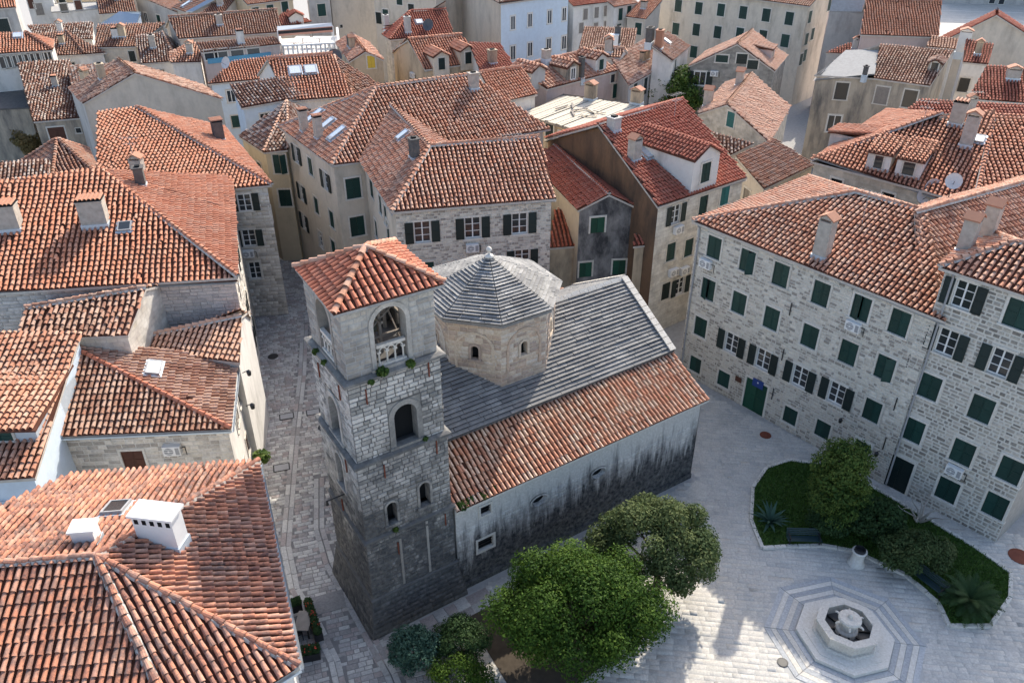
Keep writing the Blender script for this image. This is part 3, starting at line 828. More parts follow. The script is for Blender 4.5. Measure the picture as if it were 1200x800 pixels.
        for q in polys:
            W3 = [loc((a, c, z + .06)) for a, c, z in q]
            T.plane(W3, s.pitch, s.row, s.jit)
            dk.poly([v - s.org for v in W3], 0); dk.poly([v - s.org - (0, 0, .09) for v in W3][::-1], 0)
            for i in range(4): A, B = W3[i] - s.org, W3[(i + 1) % 4] - s.org; dk.poly([A - (0, 0, .09), B - (0, 0, .09), B, A], 0)
        Minv = M.inverted()
        obj('roof', dk.mesh('dormer_roof', [s.deck]), do, Minv)
        if T.rows: obj('roof_tiles', T.mesh(T.rows, 'roof_tiles', s.tile, s.org, 4), do, Minv, kind='stuff')
        if st: obj('window', window_parts(st, ww, wh, True, True)[0][1], do, Matrix.Translation((0, -.005, h * .52)))
    def _dish(s, ro, pl, px, py, r, h, mat):
        p, n, dn, x = s._base(pl, px, py); b = MB()
        b.tube((0, 0, -.3), (0, 0, h), .03, .03, 6, 1)
        prof = [(r * t, r * .22 * t * t) for t in (0.02, .35, .7, 1)]
        B = MB(); B.lathe(prof, 14, 0, cap=False)
        A = Matrix.Rotation(math.radians(-70), 4, 'X') if False else Matrix.Rotation(math.radians(65), 4, 'X')
        b.hull([tuple(A @ Vector(v) + Vector((0, -.1, h))) for v in B.v], B.f, 0)
        b.tube((0, -.1, h - r * .5), (0, -.1 - r * 1.0, h + r * .3), .02, .02, 5, 1)
        az = math.radians(200 + random.uniform(-25, 25))
        obj('satellite_dish', b.mesh('satellite_dish', [mat, 'iron_black']), ro, Matrix.Translation(Vector(p - s.org)) @ Matrix.Rotation(-az + math.pi, 4, 'Z'))
    def _aerial(s, ro, pl, px, py, h):
        p, n, dn, x = s._base(pl, px, py); b = MB(); b.tube((0, 0, -.2), (0, 0, h), .022, .016, 5)
        b.tube((-.75, 0, h - .15), (.75, .1, h - .15), .012, .012, 4)
        for i in range(7): t = -.7 + i * .23; b.tube((t, -.32, h - .15), (t, .42, h - .15), .008, .008, 3)
        b.tube((-.5, 0, h - .6), (.5, -.1, h - .6), .012, .012, 4)
        for i in range(4): t = -.4 + i * .26; b.tube((t, -.4, h - .6), (t, .4, h - .6), .008, .008, 3)
        obj('television_aerial', b.mesh('television_aerial', ['grey_plastic']), ro, frame(p - s.org, x, -dn, (0, 0, 1)))

# ------------------------------------------------------------------ houses, near to far
H = House
RW = 1.05
# the burnt-orange house in the foreground
h = H('house', 'house with mottled burnt-orange roof and two white chimneys, nearest to the viewer', dict(
    q=(303, 541, 10.7), r=(351, 781, 10.7), s=(215, 868, 10.7), j=(82, 557, 10.7), p=(113, 652, 13.2), o='p:p:q:j', t='p:s:p:o'),
    ['pqr', 'prs', 'psto', 'qpoj'], tile='tile_burnt', wall='pl_white', over=.25, ntile=300, jit=.010, pitch=.255, row=.42, capr=.13, gutter=['qr', 'rs'])
h.chimney('pqr', 193, 634, 1.5, .7, 1.45, 'vents', 'white_paint', -2.1)
h.chimney('qpoj', 104, 634, .75, .55, .7, 'flat', 'white_paint', 3.14)
h.skylight('qpoj', 137, 600, .8, 1.1, True)
h.done()

# left side: small house with the bright red hip tiles
h = H('house', 'low stone house with bright red hip tiles, brown shuttered opening and one skylight', dict(
    a=(66, 512, 7.8), b=(271, 503, 7.8), c=(279, 424, 7.8), p=('s', 89, 410, 'ab', 25), d=('h', 97, 397, 'p')), ['pab', 'pbcd'], wall='pl_white', tile='tile_old', over=.22,
    blocks=dict(ab=('stone_white', .26, .5)), capmat='tile_tower', pitch=.3, mortar=False, gutter=['ab', 'bc'])
h.win('ab', 157, 539, 1.15, 1.3, 'b'); h.ac('ab', 203, 524); h.skylight('pbcd', 180, 434, 1.35, .75); h.win('bc', 277, 493, .7, 1.1, 'b')
for u_, z_ in ((3.4, 6.2), (5.2, 6.2), (2.2, 3.0), (4.6, 3.0)): h.win_uz('bc', u_, z_, .8, 1.3, 'b')

h.win('ap', 72, 562, .8, 1.5, 'b')
h.done()
h = H('house', 'pale tiled lean-to house between the stone gable and the red hip tiles', dict(
    a=(110, 405, 8.6), b=(281, 425, 8.4), r=('s', 283, 371, 'ab', 22), l=('s', 162, 397, 'ab', 22), c='m:b:r', d='m:a:l'), ['abrl', 'rcdl'], wall='pl_white', tile='tile_pale', over=.1, caps=True)
h.done()
h = H('house', 'old house with uneven mossy ridge and small white plaster gable, below the stone wall', dict(
    a=(20, 398, 10.7), b=(150, 393, 10.7), r=('s', 171, 338, 'ab', 23), l=('s', 30, 362, 'ab', 23), c='m:b:r', d='m:a:l', ), ['abrl', 'rcdl'], wall='masonry_white', tile='tile_old', over=.12, jit=.05)
h.done()
h = H('house', 'low house with a pale wide shed dormer on the left edge of the picture', dict(
    a=(-80, 568, 8.2), b=(41, 560, 8.2), c=(95, 389, 11.2), d=(-80, 389, 11.2), e='p:c:b:c'), ['abcd'], wall='pl_blue', tile='tile_mixed', over=.2)
h.dormer('abcd', 2, 518, 3.6, .75, 4.6, 'flashing', 'p', True, 0, 1.3, .5)
h.ac('ab', 5, 592)
h.done()

# left side: large orange hipped roof and its neighbours
h = H('house', 'big orange hipped house with two wide tiled chimneys over a grey stone wall', dict(
    a=(-130, 352, 11.6), b=(279, 325, 11.6), c=(276, 250, 11.6), d=(272, 207, 11.6), p=(119, 200, 15.2), l=(-130, 226, 15.2)), ['abpl', 'pbc', 'pcd'], wall='masonry_grey', tile='tile_orange',
    over=.25, blocks=dict(ab=('stone_drum2', .25, .6, 130, 7.5), bc=('stone_white', .3, .6)))
h.chimney('abpl', 113, 262, 1.5, .9, 1.55, 'tiles'); h.chimney('abpl', 8, 268, 1.8, .9, 1.5, 'tiles'); h.skylight('abpl', 147, 268, .8, .8, True); h.chimney('pbc', 166, 217, .6, .6, 1.2, 'flat', 'mortar_dark')
for u_, z_ in ((1.8, 9.6), (4.6, 9.6), (7.2, 9.6), (3.0, 6.2), (6.0, 6.2), (8.0, 3.0), (2.0, 3.0)): h.win_uz('bc', u_, z_, .95, 1.5, 'x' if u_ < 5 else 'o')
L1H = h
h.done()
h = H('house', 'long orange roofed house whose striped right slope drops to the narrow street', dict(
    a=(112, 236, 11.0), b=(319, 217, 11.5), c=(262, 149, 11.6), p=(160, 126, 14.6), l=(114, 131, 14.4)), ['abpl', 'pbc'], wall='pl_beige', tile='tile_orange', over=.3,
    blocks=dict(ab=('stone_white', .3, .55)))
h.win('ab', 287, 237, 1., 1.4, 'o'); h.win('ab', 292, 279, 1., 1.4, 'o'); h.win('ab', 299, 317, .9, 1.5, 'g'); h.ac('ab', 291, 296)
h.chimney('pbc', 257, 163, 1.1, .8, 1.5, 'tiles', 'mortar_dark'); h.aerial('abpl', 158, 192); h.chimney('abpl', 163, 203, .9, .7, 1.1, 'gable'); h.win('bc', 321, 255, .9, 1.4, 'x'); h.win('bc', 324, 300, .9, 1.4, 'x')
h.done()
h = H('house', 'house with a broad weathered beige gable wall and no windows in it', dict(
    a=(97, 122, 11.5), b=(261, 117, 11.4), p=('v', 158, 86, 'ab'), q=('h', 138, 70, 'p'), c='p:b:p:q', d='p:a:p:q'), ['apqd', 'pbcq'], wall='pl_grey', bare=False, wallmats=dict(ap='pl_beige', pb='pl_beige'), tile='tile_old', over=.12, jit=.05)
h.done()
h = H('house', 'dark tiled house with brown door and small square window above a courtyard', dict(
    a=(39, 143, 8.6), b=(100, 138, 8.6), c=(82, 70, 11.6), d=(20, 74, 11.6)), ['abcd'], wall='pl_grimy', tile='tile_dark', over=.15)
h.win('ab', 68, 160, 1.6, 2.0, 'b'); h.win('ab', 92, 153, .5, .5, 'k')
h.done()
h = H('house', 'narrow dark tiled house joined behind the beige gable', dict(
    a=(88, 122, 9.8), b=(98, 120, 9.9), c=(142, 74, 12.4), d=(80, 78, 11.7)), ['abcd'], wall='pl_grimy', tile='tile_dark', over=.1)
h.done()
h = H('shed', 'dark grimy flat roofed outhouse on the left edge above dry bushes', dict(a=(-60, 130, 8), b=(34, 126, 8), c=(20, 84, 8.6), d=(-60, 88, 8.6)), ['abcd'], cat='shed', wall='pl_grimy', over=.1, flat_roof=True, deck='mortar_dark')
h.done()
h = H('house', 'little brown pyramid roofed house in the shade below the courtyard', dict(
    a=(18, 196, 8.2), b=(60, 226, 8.2), c=(122, 214, 8.2), d=(104, 176, 8.2), p=('s', 67, 164, 'ab', 30)), ['abp', 'bcp', 'cdp', 'dap'], wall='pl_grimy', tile='tile_brown', over=.2)
h.done()
h = H('house', 'low brown roofed building at the left edge under the dry bushes', dict(
    a=(-60, 222, 8.8), b=(58, 212, 8.8), c=('s', 58, 187, 'ab', 23), d=('s', -60, 193, 'ab', 23)), ['abcd'], wall='pl_grimy', tile='tile_dark', over=.2)
h.done()
h = H('house', 'white loft house with a long strip of dark windows under its eave', dict(
    a=(-50, 67, 12.5), b=(62, 59, 12.5), c=(64, 48, 12.6), p=('s', 30, 38, 'ab', 23), l=('s', -50, 40, 'ab', 23), d='m:a:l'), ['abpl', 'pbc'], wall='pl_white', tile='tile_orange', over=.2)
for i in range(9): h.win('ab', 4 + i * 6.9, 73.5 - i * .75, .72, 1.25, 'k')
h.skylight('abpl', 21, 43, 1., 1.)
h.done()
h = H('house', 'dark brown hipped house beside the white loft windows', dict(
    a=(58, 66, 10.5), b=(100, 64, 10.5), p=('s', 78, 37, 'ab', 23), c=(125, 62, 10.5), l=('s', 45, 40, 'ab', 23)), ['abpl', 'pbc'], wall='pl_white', tile='tile_brown', over=.2)
h.done()
h = H('house', 'house with plain brown roof and white verge behind the hipped brown one', dict(
    a=(45, 48, 11), b=(109, 46, 11), c=('s', 109, 26, 'ab', 23), d=('s', 32, 30, 'ab', 23)), ['abcd'], wall='pl_white', tile='tile_dark', over=.2)
h.done()
h = H('house', 'cream walled house with speckled grey brown roof left of the stepped red roofs', dict(
    a=(111, 56, 11), b=(158, 55, 11), c=('s', 194, 27, 'ab', 23), d=('s', 114, 29, 'ab', 23)), ['abcd'], wall='pl_cream', tile='tile_brown', over=.2)
h.win('ab', 156, 66, .8, 1.3, 'x')
h.done()
h = H('house', 'small dark hipped roof house tucked against the long red roof', dict(
    a=(165, 75, 10), b=(205, 72, 10), c=(208, 52, 10), p=('s', 190, 38, 'ab', 23), l=('s', 158, 42, 'ab', 23)), ['abpl', 'pbc'], wall='pl_white', tile='tile_dark', over=.2)
h.done()
h = H('house', 'long low brown red roofed house above the strip of dark terrace windows', dict(
    a=(209, 46, 12), b=(330, 38, 12), c=('s', 325, 12, 'ab', 23), d=('s', 197, 21, 'ab', 23), e='m:b:c', f='m:a:d'), ['abcd', 'dcef'], wall='pl_beige', tile='tile_brown', over=.2)
h.done()
h = H('house', 'house with a blue band under a row of dark windows and a brown striped roof', dict(
    a=(236, 62, 11.8), b=(330, 52, 11.8), c=('s', 322, 43, 'ab', 16), d=('s', 230, 50, 'ab', 16)), ['abcd'], wall='pl_pink', tile='tile_brown', over=.2)
for i, x in enumerate((243, 259, 278, 297)): h.win('ab', x, 65 - i * 1.6, 1.5, 1.1, 'k')
b = MB(); b.box(-3.9, 3.9, -.12, 0, -.3, .3); h.add('ab', 281, 68, 'blue_band', b.mesh('blue_band', ['blue_paint']))
h.done()
h = H('house', 'small striped hip house standing before the blue band', dict(
    a=(200, 74, 10.6), b=(236, 73, 10.6), c=('s', 234, 52, 'ab', 23), d=('s', 226, 49, 'ab', 23), e=('s', 198, 62, 'ab', 15)), ['abcd', 'ade'], wall='pl_white', tile='tile_mixed', over=.15)
h.done()
h = H('house', 'house with flat orange red roof and pale satellite dish below the blue band', dict(
    a=(243, 99, 9.8), b=(330, 91, 9.8), c=('s', 332, 64, 'ab', 20), d=('s', 272, 72, 'ab', 20)), ['abcd'], wall='pl_blue', tile='tile_orange', over=.2)
h.dish('abcd', 268, 84, .7, 1.0)
h.done()
h = H('house', 'slate-dark striped roof house with blue grey plaster side', dict(
    a=(283, 127, 12.2), b=(377, 110, 12.2), c=('s', 362, 87, 'ab', 23), d=('s', 269, 99, 'ab', 23)), ['abcd'], wall='pl_blue', tile='tile_dark', over=.25)
h.done()
h = H('house', 'yellow plaster house under a dark hip roof, on the narrow street', dict(
    a=(309, 179, 10.6), b=(337, 176, 10.8), c=(366, 130, 10.5), p=(336, 119, 13.2), l=(280, 160, 10.6)), ['abp', 'pbc', 'lap'], wall='pl_yellow', tile='tile_dark', over=.2, capmat='tile_pale')
h.win('ab', 333, 192, 1.1, 1.7, 'c'); h.win('ab', 337, 232, 1.1, 1.6, 'c'); h.win('la', 305, 200, .9, 1.5, 'c'); h.win('la', 309, 230, .9, 1.5, 'c')
h.done()
h = H('house', 'red roof house with two bright skylights side by side', dict(
    a=(337, 119, 12), b=(415, 113, 12), c=(390, 64, 14.8), d=(313, 70, 14.8), e='m:b:c', f='m:a:d'), ['abcd', 'dcef'], wall='pl_white', tile='tile_orange', over=.2)
h.aerial('abcd', 330, 85); h.skylight('abcd', 346, 84, 1.2, 1.3); h.skylight('abcd', 364, 83, 1.2, 1.3); h.dish('dcef', 394, 78, .9, 1.0, 'dish_dark')
h.done()
h = H('house', 'ruinous red roofed house with pale ridge tiles right of the two skylights', dict(
    a=(404, 113, 11), b=(448, 101, 11), p=('s', 392, 66, 'ab', 24), l=(386, 84, 11)), ['abp', 'apl'], wall='pl_ochre', tile='tile_brown', over=.1, jit=.06, capmat='tile_pale')
h.done()
h = H('house', 'tumbledown stone house with a yellow shutter in its gable', dict(
    a=(409, 73, 11.5), b=(450, 71, 11.5), p=('v', 428, 61, 'ab'), q=('h', 411, 40, 'p'), c='p:b:p:q', d='p:a:p:q'), ['apqd', 'pbcq'], wall='pl_ochre', tile='tile_mixed', over=.1, jit=.06)
h.win('pb', 429, 73, .9, 1.4, 'y')
h.done()

# the corner house with the green shutters and its stone wing
h = H('house', 'cream corner house with orange hip, three skylights and green shutters along the alley', dict(
    a=(327, 149, 12.5), b=(388, 194, 12.5), c=(423, 190, 12.4), r=('w', 3.4, 69.6, 12.4), q=(553, 88, 16.2), p=(441, 103, 16.2), s='m:r:q'), ['abp', 'bcrqp', 'pqsa'], wall='pl_cream', tile='tile_mixed', over=.3)
for x, y, st in ((348, 181, 'o'), (364, 195, 'c'), (382, 212, 'o'), (354, 226, 'o'), (371, 241, 'c'), (389, 257, 'c'), (357, 260, 'o'), (376, 281, 'g'), (391, 291, 'c')): h.win('ab', x, y, .95, 1.5, st)
h.win('bc', 418, 220, 1.2, 1.7, 'c'); h.win('bc', 424, 264, 1.2, 1.7, 'c')
h.skylight('abp', 370, 137, .8, 1.7); h.skylight('abp', 383, 148, .8, 1.7); h.skylight('abp', 396, 158, .8, 1.7)
h.chimney('abp', 357, 154, .65, .6, 1.7, 'tiles'); h.chimney('abp', 374, 162, .65, .6, 1.7, 'tiles'); h.chimney('bcrqp', 555, 104, .8, .6, 1.3, 'flat')
h.done()
h = H('house', 'white stone house directly behind the dome with three open green-shuttered windows', dict(
    e=(459, 249, 12.2), f=(652, 233, 12.2), g=(632, 161, 14.7), h=(504, 172, 14.7), c=(422, 190, 12.5), k=(459, 124, 15.3), m=(525, 168, 14.2), n='m:f:g'), ['efgh', 'ehkc', 'hmk', 'hgnm'], wall='pl_cream',
    tile='tile_mixed', over=.3, blocks=dict(ef=('stone_facade', .19, .32)), wallmats=dict(ef='mortar_light'))
for x, y in ((495, 272), (554, 267), (609, 262)): h.win('ef', x, y, 1.15, 1.6, 'o')
h.ac('ef', 553, 289); h.aerial('efgh', 600, 190); h.win('ef', 500, 318, 1.1, 1.5, 'c'); h.win('ef', 612, 302, 1.1, 1.3, 'o')
for x, y in ((436, 220), (446, 240), (452, 252), (441, 268), (455, 270)): h.win('ce', x, y, .9, 1.5, 'c')
h.chimney('ehkc', 486, 185, .7, .6, 1.4, 'flat', 'mortar_dark'); h.skylight('ehkc', 473, 160, .7, 1.1)
h.done()
h = H('house', 'narrow black-stained house with pediment gable and three bright green shutters', dict(
    l=(677, 247, 10), r=(746, 243, 10), p=(714, 228, 11.1), q=(650, 170, 11.1), a='p:l:p:q', b='p:r:p:q'), ['lpqa', 'prbq'], wall='pl_beige', wallmats=dict(lp='pl_black', pr='pl_black'), tile='tile_red', over=.22)
h.win('lp', 709, 263, 1.15, 1.3, 'd'); h.win('lp', 686, 316, 1.05, 1.3, 'd'); h.win('pr', 731, 313, 1.05, 1.3, 'd')
h.done()
h = H('shed', 'tiny red tiled lean-to against the left side of the black-stained house', dict(a=(643, 291, 6.6), b=(681, 288, 6.6), c=('s', 661, 244, 'ab', 30), d=('s', 650, 246, 'ab', 30)), ['abcd'], cat='lean-to', wall='pl_ochre', tile='tile_red', over=.1)
h.done()
h = H('shed', 'tiny red tiled lean-to squeezed right of the black-stained house', dict(a=(742, 289, 7.6), b=(770, 286, 7.6), c=('s', 764, 272, 'ab', 25), d=('s', 744, 274, 'ab', 25)), ['abcd'], cat='lean-to', wall='pl_ochre', tile='tile_red', over=.1)
h.done()
h = H('house', 'tall house with rust brown gable wall, deep red roof and big side dormer', dict(
    a=(771, 243, 11.3), b=(876, 208, 11.3), p=(701, 146, 15.0), q=(800, 117, 15.0), c='m:a:p', d='m:b:q'), ['abqp', 'pqdc'], wall='masonry_white', wallmats=dict(ap='pl_brown', pc='pl_brown'), tile='tile_red', over=.25)
for x, y, st in ((792, 251, 'o'), (824, 240, 'c'), (786, 295, 'c'), (807, 290, 'c'), (797, 335, 'o'), (780, 341, 'x'), (849, 229, 't')): h.win('ab', x, y, .95, 1.5, st)
h.ac('ab', 793, 268); h.ac('ab', 787, 318); h.ac('ab', 800, 316)
h.chimney('abqp', 743, 187, .85, .7, 1.5, 'gable'); h.chimney('abqp', 719, 153, .8, .8, 1.0, 'flat', 'pl_grey'); h.aerial('abqp', 790, 140); h.skylight('abqp', 756, 181, .75, 1.3)
h.dormer('abqp', 824, 222, 3.0, 2.6, 6.5, 'pl_white', 'c', False, 0.0, 1.0, 1.5)
h.done()

# the long stone house on the square
h = H('house', 'long white stone house on the square with rows of green shutters and a green door', dict(
    a=(811, 259, 12.1), b=(1109, 377.5, 12.1), r=(1086, 249, 14.8), p=(1002, 226, 14.8), c=(947, 208, 12.1), d='m:b:r'), ['abrp', 'apc', 'prdc'], wall='mortar', tile='tile_mixed', over=.3,
    blocks=dict(ab=('stone_facade', .20, .32, 220), ac=('stone_facade', .31, .55)), wallmats=dict(ab='mortar_light', ac='mortar_light'), joint=.026)
for x, y in ((837, 290), (876, 306), (915, 322), (962, 344), (1009, 361), (1054, 378)): h.win('ab', x, y, 1.1, 1.55, 'c')
for x, y in ((830, 339), (866, 355), (904, 373), (949, 394), (994, 413), (1037, 431)): h.win('ab', x, y, 1.1, 1.55, 'c')
for x, y, st in ((821, 383, 'c'), (857, 402, 'o'), (894, 421, 'o'), (937, 441, 'o'), (980, 461, 'o'), (1022, 481, 'c')): h.win('ab', x, y, 1.05, 1.5, st)
for x, y in ((815, 427), (848, 444), (926, 487), (964, 503), (1010, 527)): h.win('ab', x, y, 1.0, 1.25, 'p')
h.win('ab', 883, 472, 1.7, 2.5, 'd')
h.ac('ab', 829, 308); h.ac('ab', 1002, 381)
h.aerial('abrp', 1010, 262); h.chimney('abrp', 962, 300, .85, .7, 2.3, 'gable')
h.done(); RB1 = h
h = H('house', 'taller stone house at the right edge with open dark shutters and twin gabled chimneys', dict(
    a=(1100, 313, 14.87), b=(1290, 376, 14.87), p=('s', 1190, 284, 'ab', 22), q=('s', 1330, 326, 'ab', 22), c=(1150, 270, 14.87), d='m:b:q'), ['abqp', 'apc', 'cpqd'], wall='mortar', tile='tile_mixed', over=.3,
    blocks=dict(ab=('stone_rubble', .24, .36, 150), ac=('stone_rubble', .31, .55)), wallmats=dict(ab='mortar_light', ac='mortar_light'), joint=.045)
for x, y, st in ((1129, 346, 'o'), (1193, 368, 'c'), (1109, 401, 'o'), (1172, 425, 'o'), (1089, 453, 'c'), (1150, 479, 'c'), (1070, 504, 'c'), (1128, 530, 'c'), (1110, 574, 'c'), (1197, 557, 'c'), (1186, 602, 'p')):
    h.win('ab', x, y, 1.0 if st == 'o' else 1.15, 1.55, st)
h.win('ab', 1051, 556, 1.5, 2.4, 'x'); h.ac('ab', 1120, 550)
h.chimney('apc', 1130, 293, .8, .7, 1.7, 'gable'); h.chimney('apc', 1155, 278, .8, .7, 1.8, 'gable')
h.done(); RB3 = h
h = H('house', 'rear wing behind the long stone house with a ridge running to the right edge', dict(
    a=(1076, 345, 12.3), r=(1072, 250, 14.9), q=('h', 1290, 190, 'r'), b=(1290, 290, 12.3), d='m:a:r', e='m:b:q'), ['arqb', 'rdeq'], wall='pl_white', tile='tile_mixed', over=.2)
h.dish('rdeq', 1088, 236, .75, 1.0); h.dish('rdeq', 1099, 230, .6, .8); h.dish('arqb', 1113, 226, .5, .8); h.dish('rdeq', 1078, 239, .5, .6)
h.done()
h = H('house', 'orange hipped house with two small dormers and stone chimneys, behind the long stone house', dict(
    a=(950, 189, 12.2), b=(1076, 222, 12.2), p=(1104, 133, 15.6), q=(1165, 134, 15.6), c=(1142, 240, 12.2), d=(1040, 128, 12.2), e=(1290, 250, 12.2), f=(1215, 137, 15.6)), ['abcqp', 'apd', 'qcef'], wall='masonry_warm', tile='tile_orange', over=.25)
h.dormer('abcqp', 1027, 200, 1.7, 1.3, 3.6, 'pl_white', 'k', True, 0, .6, .95); h.dormer('abcqp', 1062, 208, 1.8, 1.3, 3.8, 'pl_white', 'k', True, 0, .8, .95)
h.dormer('apd', 976, 168, 2.4, 1.2, 5.0, 'pl_grey', None, True)
h.aerial('abcqp', 1080, 150); h.chimney('abcqp', 1120, 145, 1.0, .8, 1.6, 'tiles'); h.chimney('abcqp', 1132, 170, .9, .8, 2.2, 'gable'); h.skylight('abcqp', 1146, 165, .9, .9)
h.done()
h = H('house', 'grimy brown house with three big windows, half slab roof and half speckled tile roof', dict(
    a=(954, 88, 11), b=(1024, 92, 11), c=(1090, 101, 11), d=('s', 1118, 59, 'bc', 22), e=('s', 1031, 52, 'bc', 22), f=('s', 990, 64, 'ab', 8)), ['bcde', 'abef'], wall='pl_grimy', tile='tile_old', over=.2, slab=['abef'])
for x, y, w_, st in ((986, 107, 1.4, 'k'), (1033, 112, 1.4, 'w'), (1066, 116, 1.4, 'k')): h.win('ab' if x < 1010 else 'bc', x, y, w_, 1.9, st)
h.win('ab', 977, 145, 1.5, 2.0, 'g'); h.dormer('bcde', 1094, 83, 1.3, .8, 2.2, 'pl_grimy', 'k'); h.chimney('abef', 1013, 89, .4, .4, 1.0, 'flat', 'mortar_dark')
h.done()
h = H('house', 'low grey brown roofed house squeezed between the red dormer roof and the long stone house', dict(
    a=(895, 222, 9.6), b=(955, 193, 9.6), c=(905, 164, 10.6), d=(862, 183, 10.8)), ['abcd'], wall='pl_beige', tile='tile_brown', over=.15)
h.done()
h = H('house', 'low house with black and cream striped roof beside the stone gable with teal shutters', dict(
    a=(856, 182, 9.8), b=(884, 168, 10.6), c=('s', 834, 155, 'ab', 18), d=('s', 838, 160, 'ab', 18)), ['abcd'], wall='pl_beige', tile='tile_dark', over=.1)
h.done()
h = H('house', 'stone gabled house with one teal-shuttered attic window', dict(
    a=(818, 134, 11), b=(902, 168, 10.6), p=('v', 852, 123, 'ab'), q=('h', 881, 87, 'p'), c='p:b:p:q', d='p:a:p:q'), ['apqd', 'pbcq'], wall='masonry_warm', tile='tile_pale', over=.12, jit=.05)
h.win('pb', 850, 138, .9, 1.4, 't'); h.chimney('apqd', 866, 100, .9, .7, 1.3, 'gable'); h.chimney('apqd', 829, 124, .9, .8, 1.5, 'gable')
h.done()
h = H('house', 'grey rubble gable house with bright pink roof before the long yellow house', dict(
    a=(807, 78, 11), b=(908, 84, 11), p=('v', 864, 52, 'ab'), q=('h', 882, 36, 'p'), c='p:b:p:q', d='p:a:p:q'), ['apqd', 'pbcq'], wall='masonry_dark', tile='tile_pale', over=.15)
h.win('ap', 846, 69, 1.4, .8, 'p'); h.win('pb', 867, 69, 1.2, 1.1, 'x'); h.win('pb', 882, 76, 1.2, 1.0, 'x'); h.win('ap', 820, 92, 1.4, 1.6, 'o'); h.ac('ap', 837, 86); h.dormer('pbcq', 905, 68, 2.4, 1.1, 2.4, 'pl_pink', 'k', True)
h.done()

# the middle distance behind the dome
h = H('house', 'orange tiled house with plain white gable side right of the big striped roof', dict(
    a=(582, 121, 12), b=(630, 111, 12), c=(612, 79, 14), d=(562, 86, 14), e='m:b:c', f='m:a:d'), ['abcd', 'dcef'], wall='pl_white', tile='tile_orange', over=.2)
h.win('ab', 590, 138, .8, 1.3, 'k')
h.done()
h = H('house', 'low red roofed link house under the pale blue palace', dict(
    a=(566, 92, 11.5), b=(606, 84, 11.5), c=(586, 50, 13.4), d=(549, 51, 13.4)), ['abcd'], wall='pl_white', tile='tile_red', over=.2)
h.chimney('abcd', 577, 74, .9, .8, 1.4, 'flat', 'pl_ochre')
h.done()
h = H('house', 'ochre gabled house with two gabled roof dormers in a row', dict(
    g=(459, 59, 11.5), p=(478, 47, 13.8), q=(541, 41, 13.8), b=(566, 73, 11.3), a=(498, 82, 11.3), r='m:b:q'), ['abqp', 'pqrg'], wall='pl_ochre', tile='tile_orange', over=.15)
h.dormer('abqp', 518, 84, 1.9, 1.7, 3.5, 'pl_cream', 'x', False, 0, .8, 1.3); h.dormer('abqp', 549, 77, 1.9, 1.7, 3.5, 'pl_cream', 'x', False, 0, .8, 1.3); h.ac('pa', 485, 88)
h.done()
h = H('house', 'dull red hipped roof house with grey chimney and black dish before the beige blocks', dict(
    l=(449, 42, 11.6), a=(457, 47, 11.6), b=(532, 41, 11.6), q=('s', 523, 12, 'ab', 25), p=('s', 481, 14, 'ab', 25), c='m:b:q'), ['lap', 'abqp', 'pqcl'], wall='masonry_warm', tile='tile_red', over=.2)
h.chimney('abqp', 478, 38, .8, .7, 1.9, 'flat', 'pl_grey'); h.skylight('abqp', 491, 27, .9, .9); h.dish('abqp', 503, 36, .8, .7, 'dish_dark'); h.chimney('lap', 453, 33, .7, .6, 1.6, 'flat', 'pl_grey')
h.done()
h = H('house', 'red and white striped roof house with one dark dormer and a pink brown wall', dict(
    a=(641, 105, 11.4), b=(729, 82, 11.4), q=('s', 680, 62, 'ab', 25), p=('s', 600, 80, 'ab', 25), c='m:a:p', d='m:b:q'), ['abqp', 'pqdc'], wall='pl_pink', tile='tile_mixed', over=.15, pitch=.5, row=.5)
h.dormer('abqp', 671, 95, 1.9, 1.5, 3.2, 'pl_grimy', 'g', False, 0, .7, 1.2); h.dormer('abqp', 704, 84, 1.8, 1.5, 3.2, 'pl_white', 'c', False, 0, .7, 1.1); h.chimney('abqp', 681, 92, .5, .5, 2.2, 'flat', 'mortar_dark'); h.dormer('abqp', 631, 99, 2.0, 1.4, 3.2, 'pl_grey', None)
h.win('ab', 718, 92, .7, .9, 'k'); h.win('ab', 726, 105, .8, 1.6, 'c'); h.chimney('pqdc', 640, 70, .8, .7, 1.0, 'flat')
h.done()
h = H('house', 'bright white gable house with tiny green windows and striped roof', dict(
    a=(703, 67, 12.4), b=(727, 68, 12.4), p=('s', 732, 58, 'ab', 23), l=('s', 698, 55, 'ab', 23), c='m:b:p', d='m:a:l'), ['abpl', 'lpcd'], wall='pl_white', tile='tile_pale', over=.1)
h.win('bp', 729, 74, .6, 1.2, 'c')
h.done()
h = H('house', 'grey brown roof house with black shop-like openings above the tree', dict(
    a=(737, 101, 10.5), b=(788, 72, 10.5), q=('s', 762, 42, 'ab', 25), p=('s', 716, 70, 'ab', 25)), ['abqp'], wall='pl_grey', tile='tile_old', over=.2)
for x, y in ((744, 107), (756, 101), (767, 95), (779, 86)): h.win('ab', x, y, 1.0, 1.9, 'x')
h.done()
h = H('house', 'white house with a dark and a terracotta chimney before the long yellow house', dict(
    a=(788, 72, 12), b=(809, 54, 12), q=(781, 38, 13.6), p=(764, 54, 13.6)), ['abqp'], wall='pl_white', tile='tile_brown', over=.15)
h.chimney('abqp', 772, 57, .9, .8, 2.0, 'flat', 'terracotta'); h.chimney('abqp', 761, 50, 1.3, .7, 1.6, 'flat', 'mortar_dark'); h.win('ab', 791, 78, .7, 1.6, 'k'); h.skylight('abqp', 781, 50, .9, 1.)
h.done()
